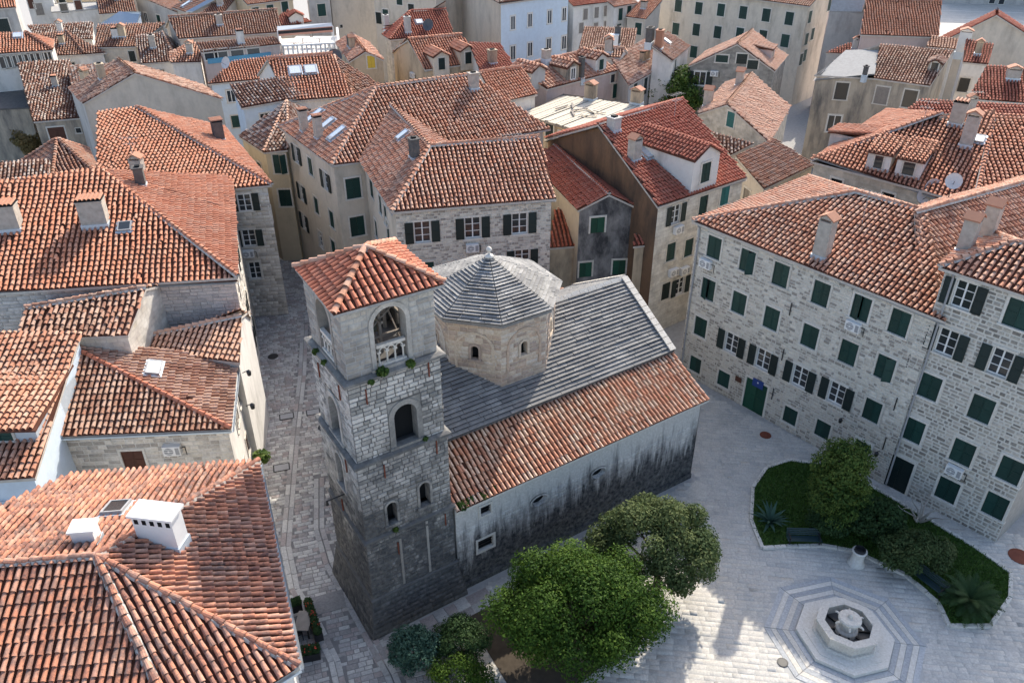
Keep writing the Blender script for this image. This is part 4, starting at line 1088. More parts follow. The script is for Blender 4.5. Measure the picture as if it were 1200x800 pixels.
def planks(s, ro):
    A, B, C, D = [s.V[c] - s.org for c in 'abcd']
    n = 17
    me = MB(); me.box(0, 1, 0, 1, 0, 1); me = me.mesh('plank', ['plank_pale'])
    for i in range(n):
        t0, t1 = i / n + .004, (i + 1) / n - .004 - (.02 if i in (5, 11) else 0)
        p, q = A + (B - A) * t0, D + (C - D) * t0; e = (B - A) * (t1 - t0)
        k = random.uniform(0, .04); z = np.array([0, 0, .06 + k])
        obj('plank', me, ro, frame(p + (q - p) * random.uniform(-.02, .03), e, (q - p) * random.uniform(.95, 1.02), z))
    for i in range(7):
        t, u = random.uniform(.2, .8), random.uniform(.2, .7)
        p = (A + (B - A) * t) * (1 - u) + (D + (C - D) * t) * u + np.array([0, 0, .12])
        b = MB(); b.box(-.9, .9, -.1, .1, 0, .07)
        obj('loose_board', b.mesh('loose_board', ['plank_pale' if i % 2 else 'wood_grey']), ro, Matrix.Translation(Vector(p)) @ Matrix.Rotation(random.uniform(0, 3), 4, 'Z'))
h = H('house', 'unfinished house with bare pale plank roof littered with boards', dict(
    a=(609, 134, 10.6), b=(682, 155, 10.6), c=(752, 122, 10.9), d=(660, 110, 10.9)), ['abcd'], wall='pl_ochre', over=.25, flat_roof=planks, deck='wood_grey')
h.win('ab', 628, 149, 1.3, 1.5, 'w'); h.win('ab', 660, 163, 1.2, 1.3, 'k'); h.win('ab', 644, 156, 1.0, 1.9, 'x')
h.chimney('abcd', 746, 121, 1.1, .8, 1.2, 'gable', 'pl_ochre'); h.chimney('abcd', 692, 116, 1.1, .8, 1.4, 'gable', 'pl_ochre')
h.done()

# the far rows along the top
h = H('house', 'pale blue palace with arched white upper windows', dict(
    a=(586, 5, 15), b=(668, -7, 15), c=(650, -40, 17), d=(536, -22, 15), e=(600, -30, 17)), ['abce', 'aed'], cat='palace', wall='pl_blue', wallmats=dict(ad='pl_beige'), tile='tile_dark', over=.2)
for x, y in ((601, 27), (621, 24), (644, 20), (661, 17)): h.win('ab', x, y, .8, 1.8, 'g')
for x, y in ((601, 62), (621, 58), (643, 53), (661, 50)): h.win('ab', x, y, .9, 1.9, 'g')
h.done()
h = H('house', 'long cream house at the top with three rows of green shutters', dict(
    a=(755, -17, 14), b=(949, 8, 14), c='i:ab:b:13:0', p='i:ab:b:6.5:2.8', q='i:ab:a:6.5:2.8', d='i:ab:a:13:0'), ['abpq', 'qpcd'], wall='pl_cream', tile='tile_pale', over=.3)
for k, pts in enumerate((((770, 3), (795, 7), (819, 10), (845, 12), (871, 15), (898, 18), (925, 22)), ((768, 29), (792, 34), (816, 35), (841, 38), (867, 40), (894, 43), (920, 48)), ((763, 57), (788, 59), (813, 61), (838, 66), (862, 70), (888, 72), (912, 76)))):
    for x, y in pts: h.win('ab', x, y, 1.25, 1.75, 'c')
for x, y in ((949, 20), (958, 10), (952, 40), (945, 46), (943, 65), (938, 70)): h.win('bp' if x < 953 else 'pc', x, y, .9, 1.6, 'c')
h.done()
h = H('house', 'white three storey house with small grey windows at the top centre', dict(
    a=(672, 8, 13), b=(722, 2, 13), p='i:ab:b:6:2.4', q='i:ab:a:6:2.4'), ['abpq'], wall='pl_white', tile='tile_red', over=.2)
for x, y in ((699, 15), (710, 13), (681, 33), (698, 33), (710, 31), (686, 17)): h.win('ab', x, y, .8, 1.5, 'w')
h.done()
h = H('house', 'white house with four green shutters between the white and the beige house', dict(
    a=(720, 9, 12.5), b=(748, 4, 12.5), p='i:ab:b:5:2', q='i:ab:a:5:2'), ['abpq'], wall='pl_white', tile='tile_mixed', over=.2)
for x, y in ((727, 17), (737, 13), (725, 35), (738, 30)): h.win('ab', x, y, .9, 1.7, 'c')
h.done()
h = H('house', 'small beige house with one green shutter left of the long yellow house', dict(
    a=(733, 20, 11), b=(757, 23, 11), p='i:ab:b:5:2', q='i:ab:a:5:2'), ['abpq'], wall='pl_beige', tile='tile_orange', over=.2)
h.win('ab', 748, 34, 1.1, 1.7, 'c')
h.done()
h = H('house', 'narrow cream house with brown lean roof right of the blue palace', dict(
    a=(667, 16, 11), b=(681, 14, 11), p='i:ab:b:4:1.4', q='i:ab:a:4:1.4'), ['abpq'], wall='pl_cream', tile='tile_brown', over=.15)
h.win('ab', 674, 30, .7, 1.4, 'w')
h.done()
h = H('house', 'speckled dark low roof house in front of the white houses', dict(
    a=(678, 57, 10), b=(742, 60, 10), p='i:ab:b:5:1.9', q='i:ab:a:5:1.9'), ['abpq'], wall='pl_white', tile='tile_old', over=.15)
h.chimney('abpq', 718, 56, 1.3, 1.0, 1.6, 'flat', 'white_paint'); h.chimney('abpq', 723, 52, .8, .6, 2.2, 'flat', 'mortar_dark')
h.done()
h = H('house', 'large beige block without windows at the top, left of the dull red hip roof', dict(
    a=(384, -24, 15), b=(437, -30, 15), c=(428, -50, 15), d=(380, -44, 15)), ['abcd'], wall='pl_beige', over=.1, flat_roof=True, deck='concrete')
h.win('ab', 400, 31, .5, .5, 'k')
h.done()
h = H('house', 'cream block with two dark and two green windows behind the dull red hip roof', dict(
    a=(436, -12, 14), b=(511, -4, 14), c='i:ab:b:8:3', d='i:ab:a:8:3'), ['abcd'], wall='pl_cream', tile='tile_brown', over=.1)
for x, y, st in ((441, 21, 'x'), (452, 18, 'c'), (482, 12, 'x'), (468, -1, 'c')): h.win('ab', x, y, 1.1, 1.7, st)
h.done()
h = H('house', 'grey plaster house with one green window left of the windowless block', dict(
    a=(359, -8, 13.5), b=(386, -10, 13.5), c=(382, -26, 14), d=(356, -24, 14)), ['abcd'], wall='pl_grey', over=.1, flat_roof=True, deck='concrete')
h.win('ab', 377, 12, 1.3, 1.8, 'c')
h.done()
h = H('house', 'yellow house with two green windows above the terrace', dict(
    a=(290, 6, 13), b=(345, -1, 13), c='i:ab:b:7:2.8', d='i:ab:a:7:2.8'), ['abcd'], wall='pl_yellow', tile='tile_mixed', over=.2)
for x, y in ((317, 13), (334, 9), (300, 16)): h.win('ab', x, y, 1.1, 1.7, 'c')
h.done()
h = H('house', 'red hipped roof house with white attic dormer behind the terrace', dict(
    a=(322, 31, 10.4), b=(350, 29, 10.4), c=(366, 26, 10.4), p=('s', 337, 13, 'ab', 23), q=('s', 328, 17, 'ab', 23)), ['abpq', 'pbc'], wall='pl_beige', tile='tile_red', over=.2)
h.dormer('abpq', 348, 27, 2.0, .9, 2, 'pl_white', None)
h.done()
h = H('house', 'house with dark maroon roof and grey metal valley strip at the top left', dict(
    a=(201, 9, 12), b=(222, 16, 12), c=('s', 262, -6, 'ab', 23), d=('s', 240, -10, 'ab', 23)), ['abcd'], wall='pl_beige', tile='tile_brown', over=.15)
h.skylight('abcd', 219, 6, .8, 1.6)
S_ = [h.V[c] - h.org for c in 'bc']; b = MB(); b.hull([tuple(S_[0] + np.array([-.5, 0, .12])), tuple(S_[0] + np.array([.5, 0, .12])), tuple(S_[1] + np.array([.5, 0, .12])), tuple(S_[1] + np.array([-.5, 0, .12]))] + [tuple(S_[i] + np.array([x, 0, .26])) for i, x in ((0, -.5), (0, .5), (1, .5), (1, -.5))], [(4, 5, 6, 7), (0, 1, 5, 4), (1, 2, 6, 5), (2, 3, 7, 6), (3, 0, 4, 7)]); obj('valley_strip', b.mesh('valley_strip', ['zinc']), h.root)
h.done()
h = H('house', 'second dark maroon roof house right of the metal valley strip', dict(
    a=(230, 19, 12), b=(262, 16, 12), c=('s', 282, -8, 'ab', 23), d=('s', 264, -8, 'ab', 23)), ['abcd'], wall='pl_white', tile='tile_brown', over=.15)
h.done()
h = H('house', 'white gable house with dark round window at the top left', dict(
    a=(255, 17, 11), b=(300, 12, 11), p=('v', 275, 1, 'ab'), q=('h', 272, -10, 'p'), c='p:b:p:q', d='p:a:p:q'), ['apqd', 'pbcq'], wall='pl_white', tile='tile_pale', over=.15)
h.win('pb', 277, 9, 1.0, 1.1, 'k')
h.done()
h = H('house', 'bare beige wall house with a long ridge falling to the right at the top left', dict(
    a=(157, -6, 13), b=(207, 15, 11.5), c=(225, 12, 11.5), d=(185, -14, 13)), ['abcd'], wall='pl_grey', tile='tile_pale', over=.1)
h.done()
h = H('house', 'low house with blue grey metal roof left of the bare beige wall', dict(
    a=(112, 30, 11), b=(160, 28, 11), c=(165, 14, 12.4), d=(140, 14, 12.4)), ['abcd'], wall='pl_blue', over=.1, flat_roof=True, deck='zinc')
h.done()
h = H('house', 'white house with one grey and one brown shuttered window at the top left', dict(
    a=(27, -8, 14), b=(60, -10, 14), c=(58, -26, 14), d=(27, -26, 14)), ['abcd'], wall='pl_white', over=.1, flat_roof=True, deck='concrete')
h.win('ab', 46, 11, 1.1, 1.7, 'w'); h.win('ab', 33, 5, .8, 1.4, 'b')
h.done()
h = H('house', 'grey house with blue framed window in the top left corner', dict(
    a=(-40, 13, 14.5), b=(19, 9, 14.5), c='i:ab:b:7:2.8', d='i:ab:a:7:2.8'), ['abcd'], wall='pl_grey', tile='tile_orange', over=.15)
h.win('ab', 4, 31, 1.5, 1.9, 'x')
h.done()
h = H('house', 'white flat roofed house with a brown and a dark window at the top left', dict(
    a=(60, 14, 12), b=(116, 10, 12), c=(113, 2, 12), d=(60, 4, 12)), ['abcd'], wall='pl_white', over=.1, flat_roof=True, deck='concrete')
h.win('ab', 92, 7, .9, 1.5, 'b'); h.win('ab', 75, 10, 1, 1.3, 'k')
h.done()
h = H('house', 'brown tiled house with beige walls right of the white flat roofed house', dict(
    a=(116, 17, 11.5), b=(160, 14, 11.5), c='i:ab:b:7:2.8', d='i:ab:a:7:2.8'), ['abcd'], wall='pl_beige', tile='tile_brown', over=.15)
h.done()
h = H('house', 'yellow walled house at the very top left behind the white flat roofed house', dict(
    a=(60, -14, 13), b=(118, -16, 13), c='i:ab:b:7:2.8', d='i:ab:a:7:2.8'), ['abcd'], wall='pl_yellow', tile='tile_orange', over=.15)
h.win('ab', 72, -2, 1, 1.5, 'x'); h.done()
h = H('house', 'beige house with brown tiles at the top edge above the bare wall', dict(
    a=(120, -18, 12.5), b=(200, -24, 12.5), c='i:ab:b:7:2.8', d='i:ab:a:7:2.8'), ['abcd'], wall='pl_beige', tile='tile_brown', over=.15)
h.done()
h = H('house', 'orange tiled house along the top edge above the dark maroon roofs', dict(
    a=(200, -10, 12), b=(292, -14, 12), c='i:ab:b:7:2.8', d='i:ab:a:7:2.8'), ['abcd'], wall='pl_cream', tile='tile_mixed', over=.15)
h.done()

# right side, far
h = H('church', 'large plain orange roof of a church hall at the top right', dict(
    a=(1008, 41, 13), b=(1100, 44, 13), c=('s', 1104, 2, 'ab', 28), d=('s', 1015, -2, 'ab', 28), e='m:b:c', f='m:a:d'), ['abcd', 'dcef'], cat='church', wall='pl_pink', tile='tile_orange', over=.2)
h.done()
h = H('buttress', 'upper stepped grey buttress beside the plain orange church roof', dict(a=(972, 13, 14), b=(1014, 14, 14), c=(1016, -8, 16), d=(977, -8, 16)), ['abcd'], cat='buttress', wall='pl_grey', over=.02, flat_roof=True, deck='concrete')
h.done()
h = H('buttress', 'lower stepped pink buttress beside the plain orange church roof', dict(a=(966, 40, 11), b=(1010, 41, 11), c=(1012, 15, 13.2), d=(971, 14, 13.2)), ['abcd'], cat='buttress', wall='pl_pink', over=.02, flat_roof=True, deck='pl_pink')
h.done()
h = H('house', 'house with maroon tile strip between the grey buttress and the slab roof', dict(a=(967, 62, 10), b=(1030, 66, 10), c=('s', 1032, 52, 'ab', 23), d=('s', 994, 51, 'ab', 23)), ['abcd'], wall='pl_grey', tile='tile_red', over=.1)
h.done()
h = H('church', 'big beige church gable with a thin dark roof edge at the right', dict(
    a=(1090, 56, 11), b=(1262, 78, 10.3), p=('v', 1168, 18, 'ab'), q=('h', 1168, 12, 'p'), c='p:b:p:q', d='p:a:p:q'), ['apqd', 'pbcq'], cat='church', wall='pl_beige', tile='tile_red', over=.3)
h.done()
h = H('church', 'pale grey church front with two dark windows in the top right corner', dict(
    a=('w', 103, 209, 20), b=('w', 140, 203, 20), c=('w', 142, 218, 20), d=('w', 105, 224, 20)), ['abcd'], cat='church', wall='pl_grey', over=.1, flat_roof=True, deck='concrete')
h.win('ab', 1163, 0, 1.2, 1.6, 'k'); h.win('ab', 1174, 1, 1.2, 1.6, 'k')
h.done()
h = H('house', 'small pink roof house with gabled chimney before the beige church gable', dict(
    a=(1085, 55, 12.2), b=(1120, 58, 12.2), c=('s', 1124, 46, 'ab', 23), d=('s', 1092, 42, 'ab', 23)), ['abcd'], wall='pl_white', tile='tile_pale', over=.1)
h.chimney('abcd', 1126, 62, 1.3, 1.0, 2.4, 'gable', 'pl_white')
h.done()
h = H('house', 'red roof house with pale wall and two dark windows behind the twin chimneys', dict(
    a=(1128, 73, 12), b=(1158, 76, 12), c=('s', 1165, 52, 'ab', 23), d=('s', 1132, 46, 'ab', 23)), ['abcd'], wall='pl_white', tile='tile_red', over=.1)
h.win('ab', 1113, 98, 1.1, 1.6, 'k'); h.win('ab', 1127, 99, 1.2, 1.7, 'k')
h.done()
h = H('house', 'deep red tiled house at the right edge below the beige church gable', dict(
    a=(1134, 116, 11), b=(1290, 128, 11), c=('s', 1290, 82, 'ab', 23), d=('s', 1156, 77, 'ab', 23)), ['abcd'], wall='pl_beige', tile='tile_red', over=.15)
h.chimney('abcd', 1186, 92, 1.3, .9, .9, 'gable')
h.done()
h = H('house', 'strip of red roof with pale ridge just behind the two dormers', dict(
    a=(1050, 138, 12.4), b=(1215, 140, 12.4), c=('s', 1212, 124, 'ab', 20), d=('s', 1078, 117, 'ab', 20)), ['abcd'], wall='pl_beige', tile='tile_red', over=.1)
h.done()

# ------------------------------------------------------------------ the church: axes u along the nave, v across it
CO, CU, CV = np.array([-2.8, 29.3, 0.]), np.array([.840, .542, 0.]), np.array([-.542, .840, 0.])
CU, CV = unit(CU), unit(CV)
def cf(u, v, z): return CO + CU * u + CV * v + np.array([0, 0, z])
ZU = np.array([0, 0, 1.])
def wall_face(b, o, x, n, L, z0, z1, holes, m=0, jam=.25, mj=None):
    """vertical wall face with real openings and their reveals; o at u=0,z=0; n outward"""
    P = lambda u, z, y=0.: tuple(o + x * u + ZU * z + n * y)
    us = sorted({0.0, L, *[v for h in holes for v in h[:2]]}); zs = sorted({z0, z1, *[min(max(v, z0), z1) for h in holes for v in h[2:4]]})
    for u0, u1 in zip(us, us[1:]):
        for a, c in zip(zs, zs[1:]):
            um, zm = (u0 + u1) / 2, (a + c) / 2
            if any(h[0] < um < h[1] and h[2] < zm < h[3] for h in holes): continue
            b.poly([P(u0, a), P(u1, a), P(u1, c), P(u0, c)], m)
def arch_part(w, h, jw, depth, pr, mat, nseg=10, bar=None, back='black_hole', sill=True):
    """round-headed surround with reveal: local x right, y inward, z up, origin at sill centre; h to the springing"""
    b = MB(); r = w / 2
    inn = [(-r, 0)] + [(-r, h)] + [(r * math.cos(t), h + r * math.sin(t)) for t in (math.pi - math.pi * i / nseg for i in range(1, nseg))] + [(r, h), (r, 0)]
    R = r + jw
    outr = [(-R, 0)] + [(-R, h)] + [(R * math.cos(t), h + R * math.sin(t)) for t in (math.pi - math.pi * i / nseg for i in range(1, nseg))] + [(R, h), (R, 0)]
    for i in range(len(inn) - 1):
        (a, c), (d, e), (f, g), (k, l) = inn[i], inn[i + 1], outr[i + 1], outr[i]
        b.poly([(a, -pr, c), (d, -pr, e), (f, -pr, g), (k, -pr, l)][::-1], 0)
        b.poly([(a, -pr, c), (d, -pr, e), (d, depth, e), (a, depth, c)], 0)
        b.poly([(k, -pr, l), (f, -pr, g), (f, .02, g), (k, .02, l)][::-1], 0)
    if back: b.poly([(x, depth, z) for x, z in inn], 1)
    if sill: b.box(-R - .05, R + .05, -pr - .06, depth * .5, -.13, 0, 0)
    # square spandrel behind the arch so the hole in the wall is closed
    top = h + r
    for sx in (-1, 1):
        pts = [(sx * R, .012, top + jw)] + [(sx * R, .012, h)] + [(sx * R * math.cos(t), .012, h + R * math.sin(t)) for t in (math.pi / 2 * i / 5 for i in range(1, 6))]
        b.poly(pts if sx < 0 else pts[::-1], 0)
    return b.mesh('arch', [mat, back or 'black_hole'])
def arch_hole(uc, zs, w, h, jw): return (uc - w / 2 - jw + .01, uc + w / 2 + jw - .01, zs, zs + h + w / 2 + jw - .01)
def blk_hole(uc, zs, w, h, jw): return (uc - w / 2 - jw, uc + w / 2 + jw, zs - .1, zs + h + w / 2 + jw)

# ---- bell tower
T0 = cf(-4.78, .0, 0); TL, TD = 4.72, 4.6
tower = obj('bell_tower', None, None, Matrix.Translation(Vector(T0 + CU * 2.3 + CV * 2.3)), 'tall square stone bell tower with red pyramid roof, half stained black', 'bell tower')
TO = T0 + CU * 2.3 + CV * 2.3
def tower_stage(z0, z1, ins, batter, mat, course, blen, openings, nind=0, mort='mortar_dark'):
    """one storey of the shaft: four faces, blocks on each; openings: face -> list of (uc, zs, w, h)"""
    b = MB()
    base = [cf(-4.78 + ins - TLX, ins - TLX, 0) for TLX in (0,)][0]
    c = [(-4.78 + ins, ins), (-.06 - ins, ins), (-.06 - ins, TD - ins), (-4.78 + ins, TD - ins)]
    wo = obj('shaft', bpy.data.meshes.new('shaft'), tower)
    for i, face in enumerate('front right back left'.split()):
        a, d = cf(*c[i], 0), cf(*c[(i + 1) % 4], 0); L = np.linalg.norm(d - a); x = (d - a) / L; n = np.array([x[1], -x[0], 0])
        ops = openings.get(face, [])
        if batter:
            k = batter; nn = unit(n + ZU * k / (z1 - z0)); zz = unit(ZU - n * k / (z1 - z0))
            A, D = a + n * k - x * k, d + n * k + x * k
            b.poly([A - TO + ZU * z0, D - TO + ZU * z0, d - TO + ZU * z1, a - TO + ZU * z1], 0)
            if face in ('front', 'left', 'right'):
                H = math.hypot(z1 - z0, k)
                bl = block_courses(L + 2 * k, H, course, blen, [], 0, lambda z: k * z / H, lambda z: L + 2 * k - k * z / H)
                obj('wall_stones', blocks_mesh('wall_stones', bl, A - TO + ZU * z0, x, nn, mat, zd=zz), wo, kind='stuff')
            continue
        wall_face(b, a - TO, x, n, L, z0, z1, [arch_hole(*o[:4], o[4]) for o in ops])
        bl = block_courses(L, z1, course, blen, [blk_hole(*o[:4], o[4]) for o in ops], z0)
        if face == 'front' and nind:
            bl.sort(key=lambda q: cdist(a + x * (q[0] + q[1]) / 2 + ZU * (q[2] + q[3]) / 2)); block_objects('stone_block', bl[:nind], a - TO, x, n, mat, wo); bl = bl[nind:]
        if bl: obj('wall_stones', blocks_mesh('wall_stones', bl, a - TO, x, n, mat), wo, kind='stuff')
        for o in ops:
            uc, zs, w, hh, jw = o[:5]; deep = o[5] if len(o) > 5 else .5; back = 'black_hole' if deep < 1 else None
            obj('arched_window', arch_part(w, hh, jw, min(deep, .55), .05, mat, back=back), tower, frame(a - TO + x * uc + ZU * zs, x, -n, (0, 0, 1)))
    wo.data = b.mesh('shaft', [mort]); return wo
tower_stage(0, 2.35, 0.0, .38, 'stone_tower', .3, .5, {})
tower_stage(2.35, 6.2, .04, 0, 'stone_tower', .23, .38, {}, 60)
tower_stage(6.2, 10.75, .10, 0, 'stone_tower', .22, .37, {'front': [(1.42, 6.7, .5, 1.05, .12), (3.15, 6.95, .54, 1.15, .12)], 'left': [(2.2, 8.0, .8, 1.6, .15)]}, 100)
tower_stage(10.75, 15.05, .20, 0, 'stone_tower', .22, .37, {'front': [(2.45, 11.0, 1.1, 1.55, .26)], 'left': [(2.1, 11.0, 1.1, 1.6, .26)]}, 140)
# belfry with open arches on all sides
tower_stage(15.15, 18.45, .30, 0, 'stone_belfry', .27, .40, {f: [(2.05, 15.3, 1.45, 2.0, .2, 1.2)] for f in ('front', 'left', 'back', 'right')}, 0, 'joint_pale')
b = MB(); i_ = .52                                         # inner faces of the belfry, coloured dark for the shade inside
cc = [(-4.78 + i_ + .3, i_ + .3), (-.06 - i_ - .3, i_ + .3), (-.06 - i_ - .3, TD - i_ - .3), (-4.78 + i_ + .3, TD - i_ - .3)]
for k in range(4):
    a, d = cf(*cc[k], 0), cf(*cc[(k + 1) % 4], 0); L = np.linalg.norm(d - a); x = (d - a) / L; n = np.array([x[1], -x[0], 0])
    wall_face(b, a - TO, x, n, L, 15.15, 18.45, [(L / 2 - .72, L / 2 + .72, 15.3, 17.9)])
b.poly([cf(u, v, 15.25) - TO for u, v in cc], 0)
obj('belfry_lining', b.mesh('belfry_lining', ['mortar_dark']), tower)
b = MB()                                                   # timber bell frame
for x0 in (-1.0, 0, 1.0):
    for y0 in (-.9, .9): b.box(x0 - .06, x0 + .06, y0 - .06, y0 + .06, 0, 2.9)
    b.box(x0 - .05, x0 + .05, -1.2, 1.2, 1.55, 1.67); b.tube((x0, -.9, .1), (x0, .9, 1.5), .05, .05, 5)
for y0 in (-.9, .9): b.box(-1.2, 1.2, y0 - .05, y0 + .05, .75, .87); b.tube((-1, y0, .8), (1, y0, 2.4), .05, .05, 5)
obj('bell_frame', b.mesh('bell_frame', ['wood_grey']), tower, frame(cf(-2.42, 2.3, 15.25) - TO, CU, CV, ZU))
for z, ins, pr, hh in ((2.35, .0, .08, .12), (6.2, .04, .10, .14), (10.75, .1, .15, .18), (15.05, .2, .2, .2), (18.4, .3, .10, .12)):
    b = MB(); c = (-4.78 + ins - pr, -.06 - ins + pr, ins - pr, TD - ins + pr)
    pts = [(c[0], c[2]), (c[1], c[2]), (c[1], c[3]), (c[0], c[3])]; q = .08
    lo = [cf(u, v, z - hh * .5) - TO for u, v in pts]; mi = [cf(u, v, z + hh * .2) - TO for u, v in pts]
    ti = [cf(u + (q + pr * .5) * (1 if j in (0, 3) else -1), v + (q + pr * .5) * (1 if j < 2 else -1), z + hh * .6) - TO for j, (u, v) in enumerate(pts)]
    b.hull(lo + mi + ti, [(3, 2, 1, 0), (0, 1, 5, 4), (1, 2, 6, 5), (2, 3, 7, 6), (3, 0, 4, 7), (4, 5, 9, 8), (5, 6, 10, 9), (6, 7, 11, 10), (7, 4, 8, 11), (8, 9, 10, 11)])
    obj('string_course', b.mesh('string_course', ['ledge_stone']), tower)
# pyramid roof, a tile at a time
rv = {k: cf(u, v, 18.5) for k, (u, v) in dict(a=(-4.82, -.04), b=(-.02, -.1), c=(.0, 4.6), d=(-4.66, 4.6)).items()}; rv['p'] = cf(-2.38, 2.2, 19.8)
b = MB(); TT = Tiles(); caps = []
for e in ('ab', 'bc', 'cd', 'da'):
    q = [rv[e[0]], rv[e[1]], rv['p']]; b.poly([v - TO for v in q], 0); TT.plane(q, .30, .40, .012)
    caps += cap_rows(rv[e[0]], rv['p'], unit(H.normal(q) + ZU), .15, .45)
b.poly([rv[k] - TO - ZU * .12 for k in 'dcba'], 1)
for e in ('ab', 'bc', 'cd', 'da'): A, B = rv[e[0]] - TO, rv[e[1]] - TO; b.poly([A - ZU * .12, B - ZU * .12, B, A], 1)
tro = obj('roof', b.mesh('roof', ['pan_clay', 'stone_slab']), tower)
rows = sorted(TT.rows, key=lambda r: cdist(r[0])); tile_objects(rows[:300], tro, 'tile_tower', TO)
if rows[300:]: obj('roof_tiles', TT.mesh(rows[300:], 'roof_tiles', 'tile_tower', TO, 5), tro, kind='stuff')
tile_objects([(P + ZU * .04, *r) for P, *r in caps], tro, 'tile_mixed', TO, 'ridge_tile')
b = MB(); b.box(-.16, .16, -.16, .16, -.25, .18, 0, top=.5); obj('finial', b.mesh('finial', ['zinc']), tro, Matrix.Translation(Vector(rv['p'] - TO)))
# balustrades in the belfry arches: little columns carrying round arches
b = MB(); b.box(-.66, .66, -.09, .09, .88, 1.02, 0); b.box(-.66, .66, -.1, .1, 0, .1, 0)
for k in range(4):
    x = -.55 + k * .367; b.tube((x, 0, .1), (x, 0, .62), .045, .04, 8); b.box(x - .08, x + .08, -.07, .07, .6, .68, 0)
for k in range(3):
    x = -.55 + (k + .5) * .367; r = .14
    pts = [(x + (r if s else .19) * math.cos(t) * (1 if s else 1), y, .68 + (r if s else .2) * math.sin(t)) for y in (-.06, .06) for s in (1, 0) for t in (math.pi * i / 6 for i in range(7))]
    f = [(i, i + 1, 7 + i + 1, 7 + i) for i in range(6)] + [(14 + i, 21 + i, 22 + i, 15 + i) for i in range(6)] + [(i, 14 + i, 15 + i, i + 1) for i in range(6)]
    b.hull(pts, f)
bal = b.mesh('balustrade', ['stone_trim'])
for (u, v), x, n in (((-2.42, .42), CU, -CV), ((-4.4, 2.3), -CV, -CU), ((-.4, 2.3), CV, CU)):
    obj('balustrade', bal, tower, frame(cf(u, v, 15.3) - TO, x, -n, (0, 0, 1)))
for u in (1.75, 3.2):                                        # pale lime strips left by the gutters
    b = MB(); b.box(-.06, .06, -.022, .0, 2.5, 5.6 + (u > 2) * .4, 0); obj('lime_strip', b.mesh('lime_strip', ['stone_belfry']), tower, frame(cf(-4.78 + u, .02, 0) - TO, CU, CV, ZU))
# iron ties and bracket on the shaft
b = MB(); b.box(-.025, .025, -.06, .0, -.38, .38, 0); tie = b.mesh('iron_tie', ['iron_rust'])
for u, z in ((.95, 14.2), (3.9, 14.5), (1.35, 10.0), (4.0, 10.2), (1.6, 6.0 - .9), (4.2, 5.6)): obj('iron_tie', tie, tower, frame(cf(-4.78 + u, .14 if z > 12 else .05 if z > 7 else -.01, z) - TO, CU, CV, ZU))
for v, z in ((1.0, 14.2), (3.4, 14.0), (1.2, 10.1), (2.6, 6.6)): obj('iron_tie', tie, tower, frame(cf(-4.78 + (.14 if z > 12 else .05), v, z) - TO, -CV, CU, ZU))
b = MB(); b.tube((0, 0, 0), (-.9, 0, 0), .03); b.tube((-.9, 0, 0), (-.9, 0, -.25), .05, .08); obj('lamp_bracket', b.mesh('lamp_bracket', ['iron_black']), tower, frame(cf(-4.7, 2.2, 7.6) - TO, CU, CV, ZU))
def tuft(name, label, p, r, mat, n=160, size=.12, parent=None, off=None, cat='plant'):
    V, F, t = leaf_cloud([(0, 0, 0, r, r, r * .8)], n, size)
    o = obj(name, np_mesh(name, V, F, [mat], t), parent, Matrix.Translation(Vector(np.asarray(p) - (off if off is not None else 0))))
    if parent is None: o['label'] = label; o['category'] = cat
    return o

# leaves: small two-sided quads scattered through the outer volume of a set of ellipsoids
def leaf_cloud(ells, n, size, up=.35, seed=None, shell=.55):
    g = np.random.default_rng(seed if seed is not None else int(rng.integers(1e9)))
    E = np.array(ells, float); vol = (E[:, 3] * E[:, 4] + E[:, 4] * E[:, 5] + E[:, 3] * E[:, 5]); vol = vol / vol.sum()
    k = g.choice(len(E), n, p=vol)
    d = g.normal(size=(n, 3)); d /= np.linalg.norm(d, axis=1)[:, None]
    r = 1 - shell * g.random(n) ** 1.8 + g.normal(0, .05, n)
    P = E[k, :3] + d * E[k, 3:] * r[:, None]
    nn = d / E[k, 3:]; nn /= np.linalg.norm(nn, axis=1)[:, None]
    nn = nn + g.normal(0, .55, (n, 3)) + np.array([0, 0, up]); nn /= np.linalg.norm(nn, axis=1)[:, None]
    t = np.cross(nn, g.normal(size=(n, 3))); t /= np.linalg.norm(t, axis=1)[:, None]; bb = np.cross(nn, t)
    s = size * g.uniform(.6, 1.35, n)[:, None]
    V = np.stack([P - t * s, P - bb * s * .5, P + t * s, P + bb * s * .5], 1).reshape(-1, 3)
    F = np.arange(4 * n).reshape(-1, 4)
    clump = np.sin(P[:, 0] * 2.3 + 1) * np.sin(P[:, 1] * 2.7) * np.sin(P[:, 2] * 2.5 + .5)
    ek = g.normal(0, .16, len(E))
    return V, F, np.clip(.45 + .2 * clump + ek[k] + g.normal(0, .17, n), .01, .98)
def clumps(c, rx, ry, rz, n, r0, r1, seed, flat=.8, low=-.3):
    """leafy clumps spread over the skin of a crown so that it is lumpy with gaps between"""
    g = np.random.default_rng(seed); out = []
    for i in range(n):
        z = 1 - (i + .5) / n * (1 - low); a = i * 2.39996 + g.normal(0, .25); q = math.sqrt(max(0, 1 - z * z)); k = g.uniform(.72, .98)
        r = g.uniform(r0, r1)
        out.append((c[0] + rx * q * math.cos(a) * k, c[1] + ry * q * math.sin(a) * k, c[2] + rz * z * k, r, r, r * flat))
    return out
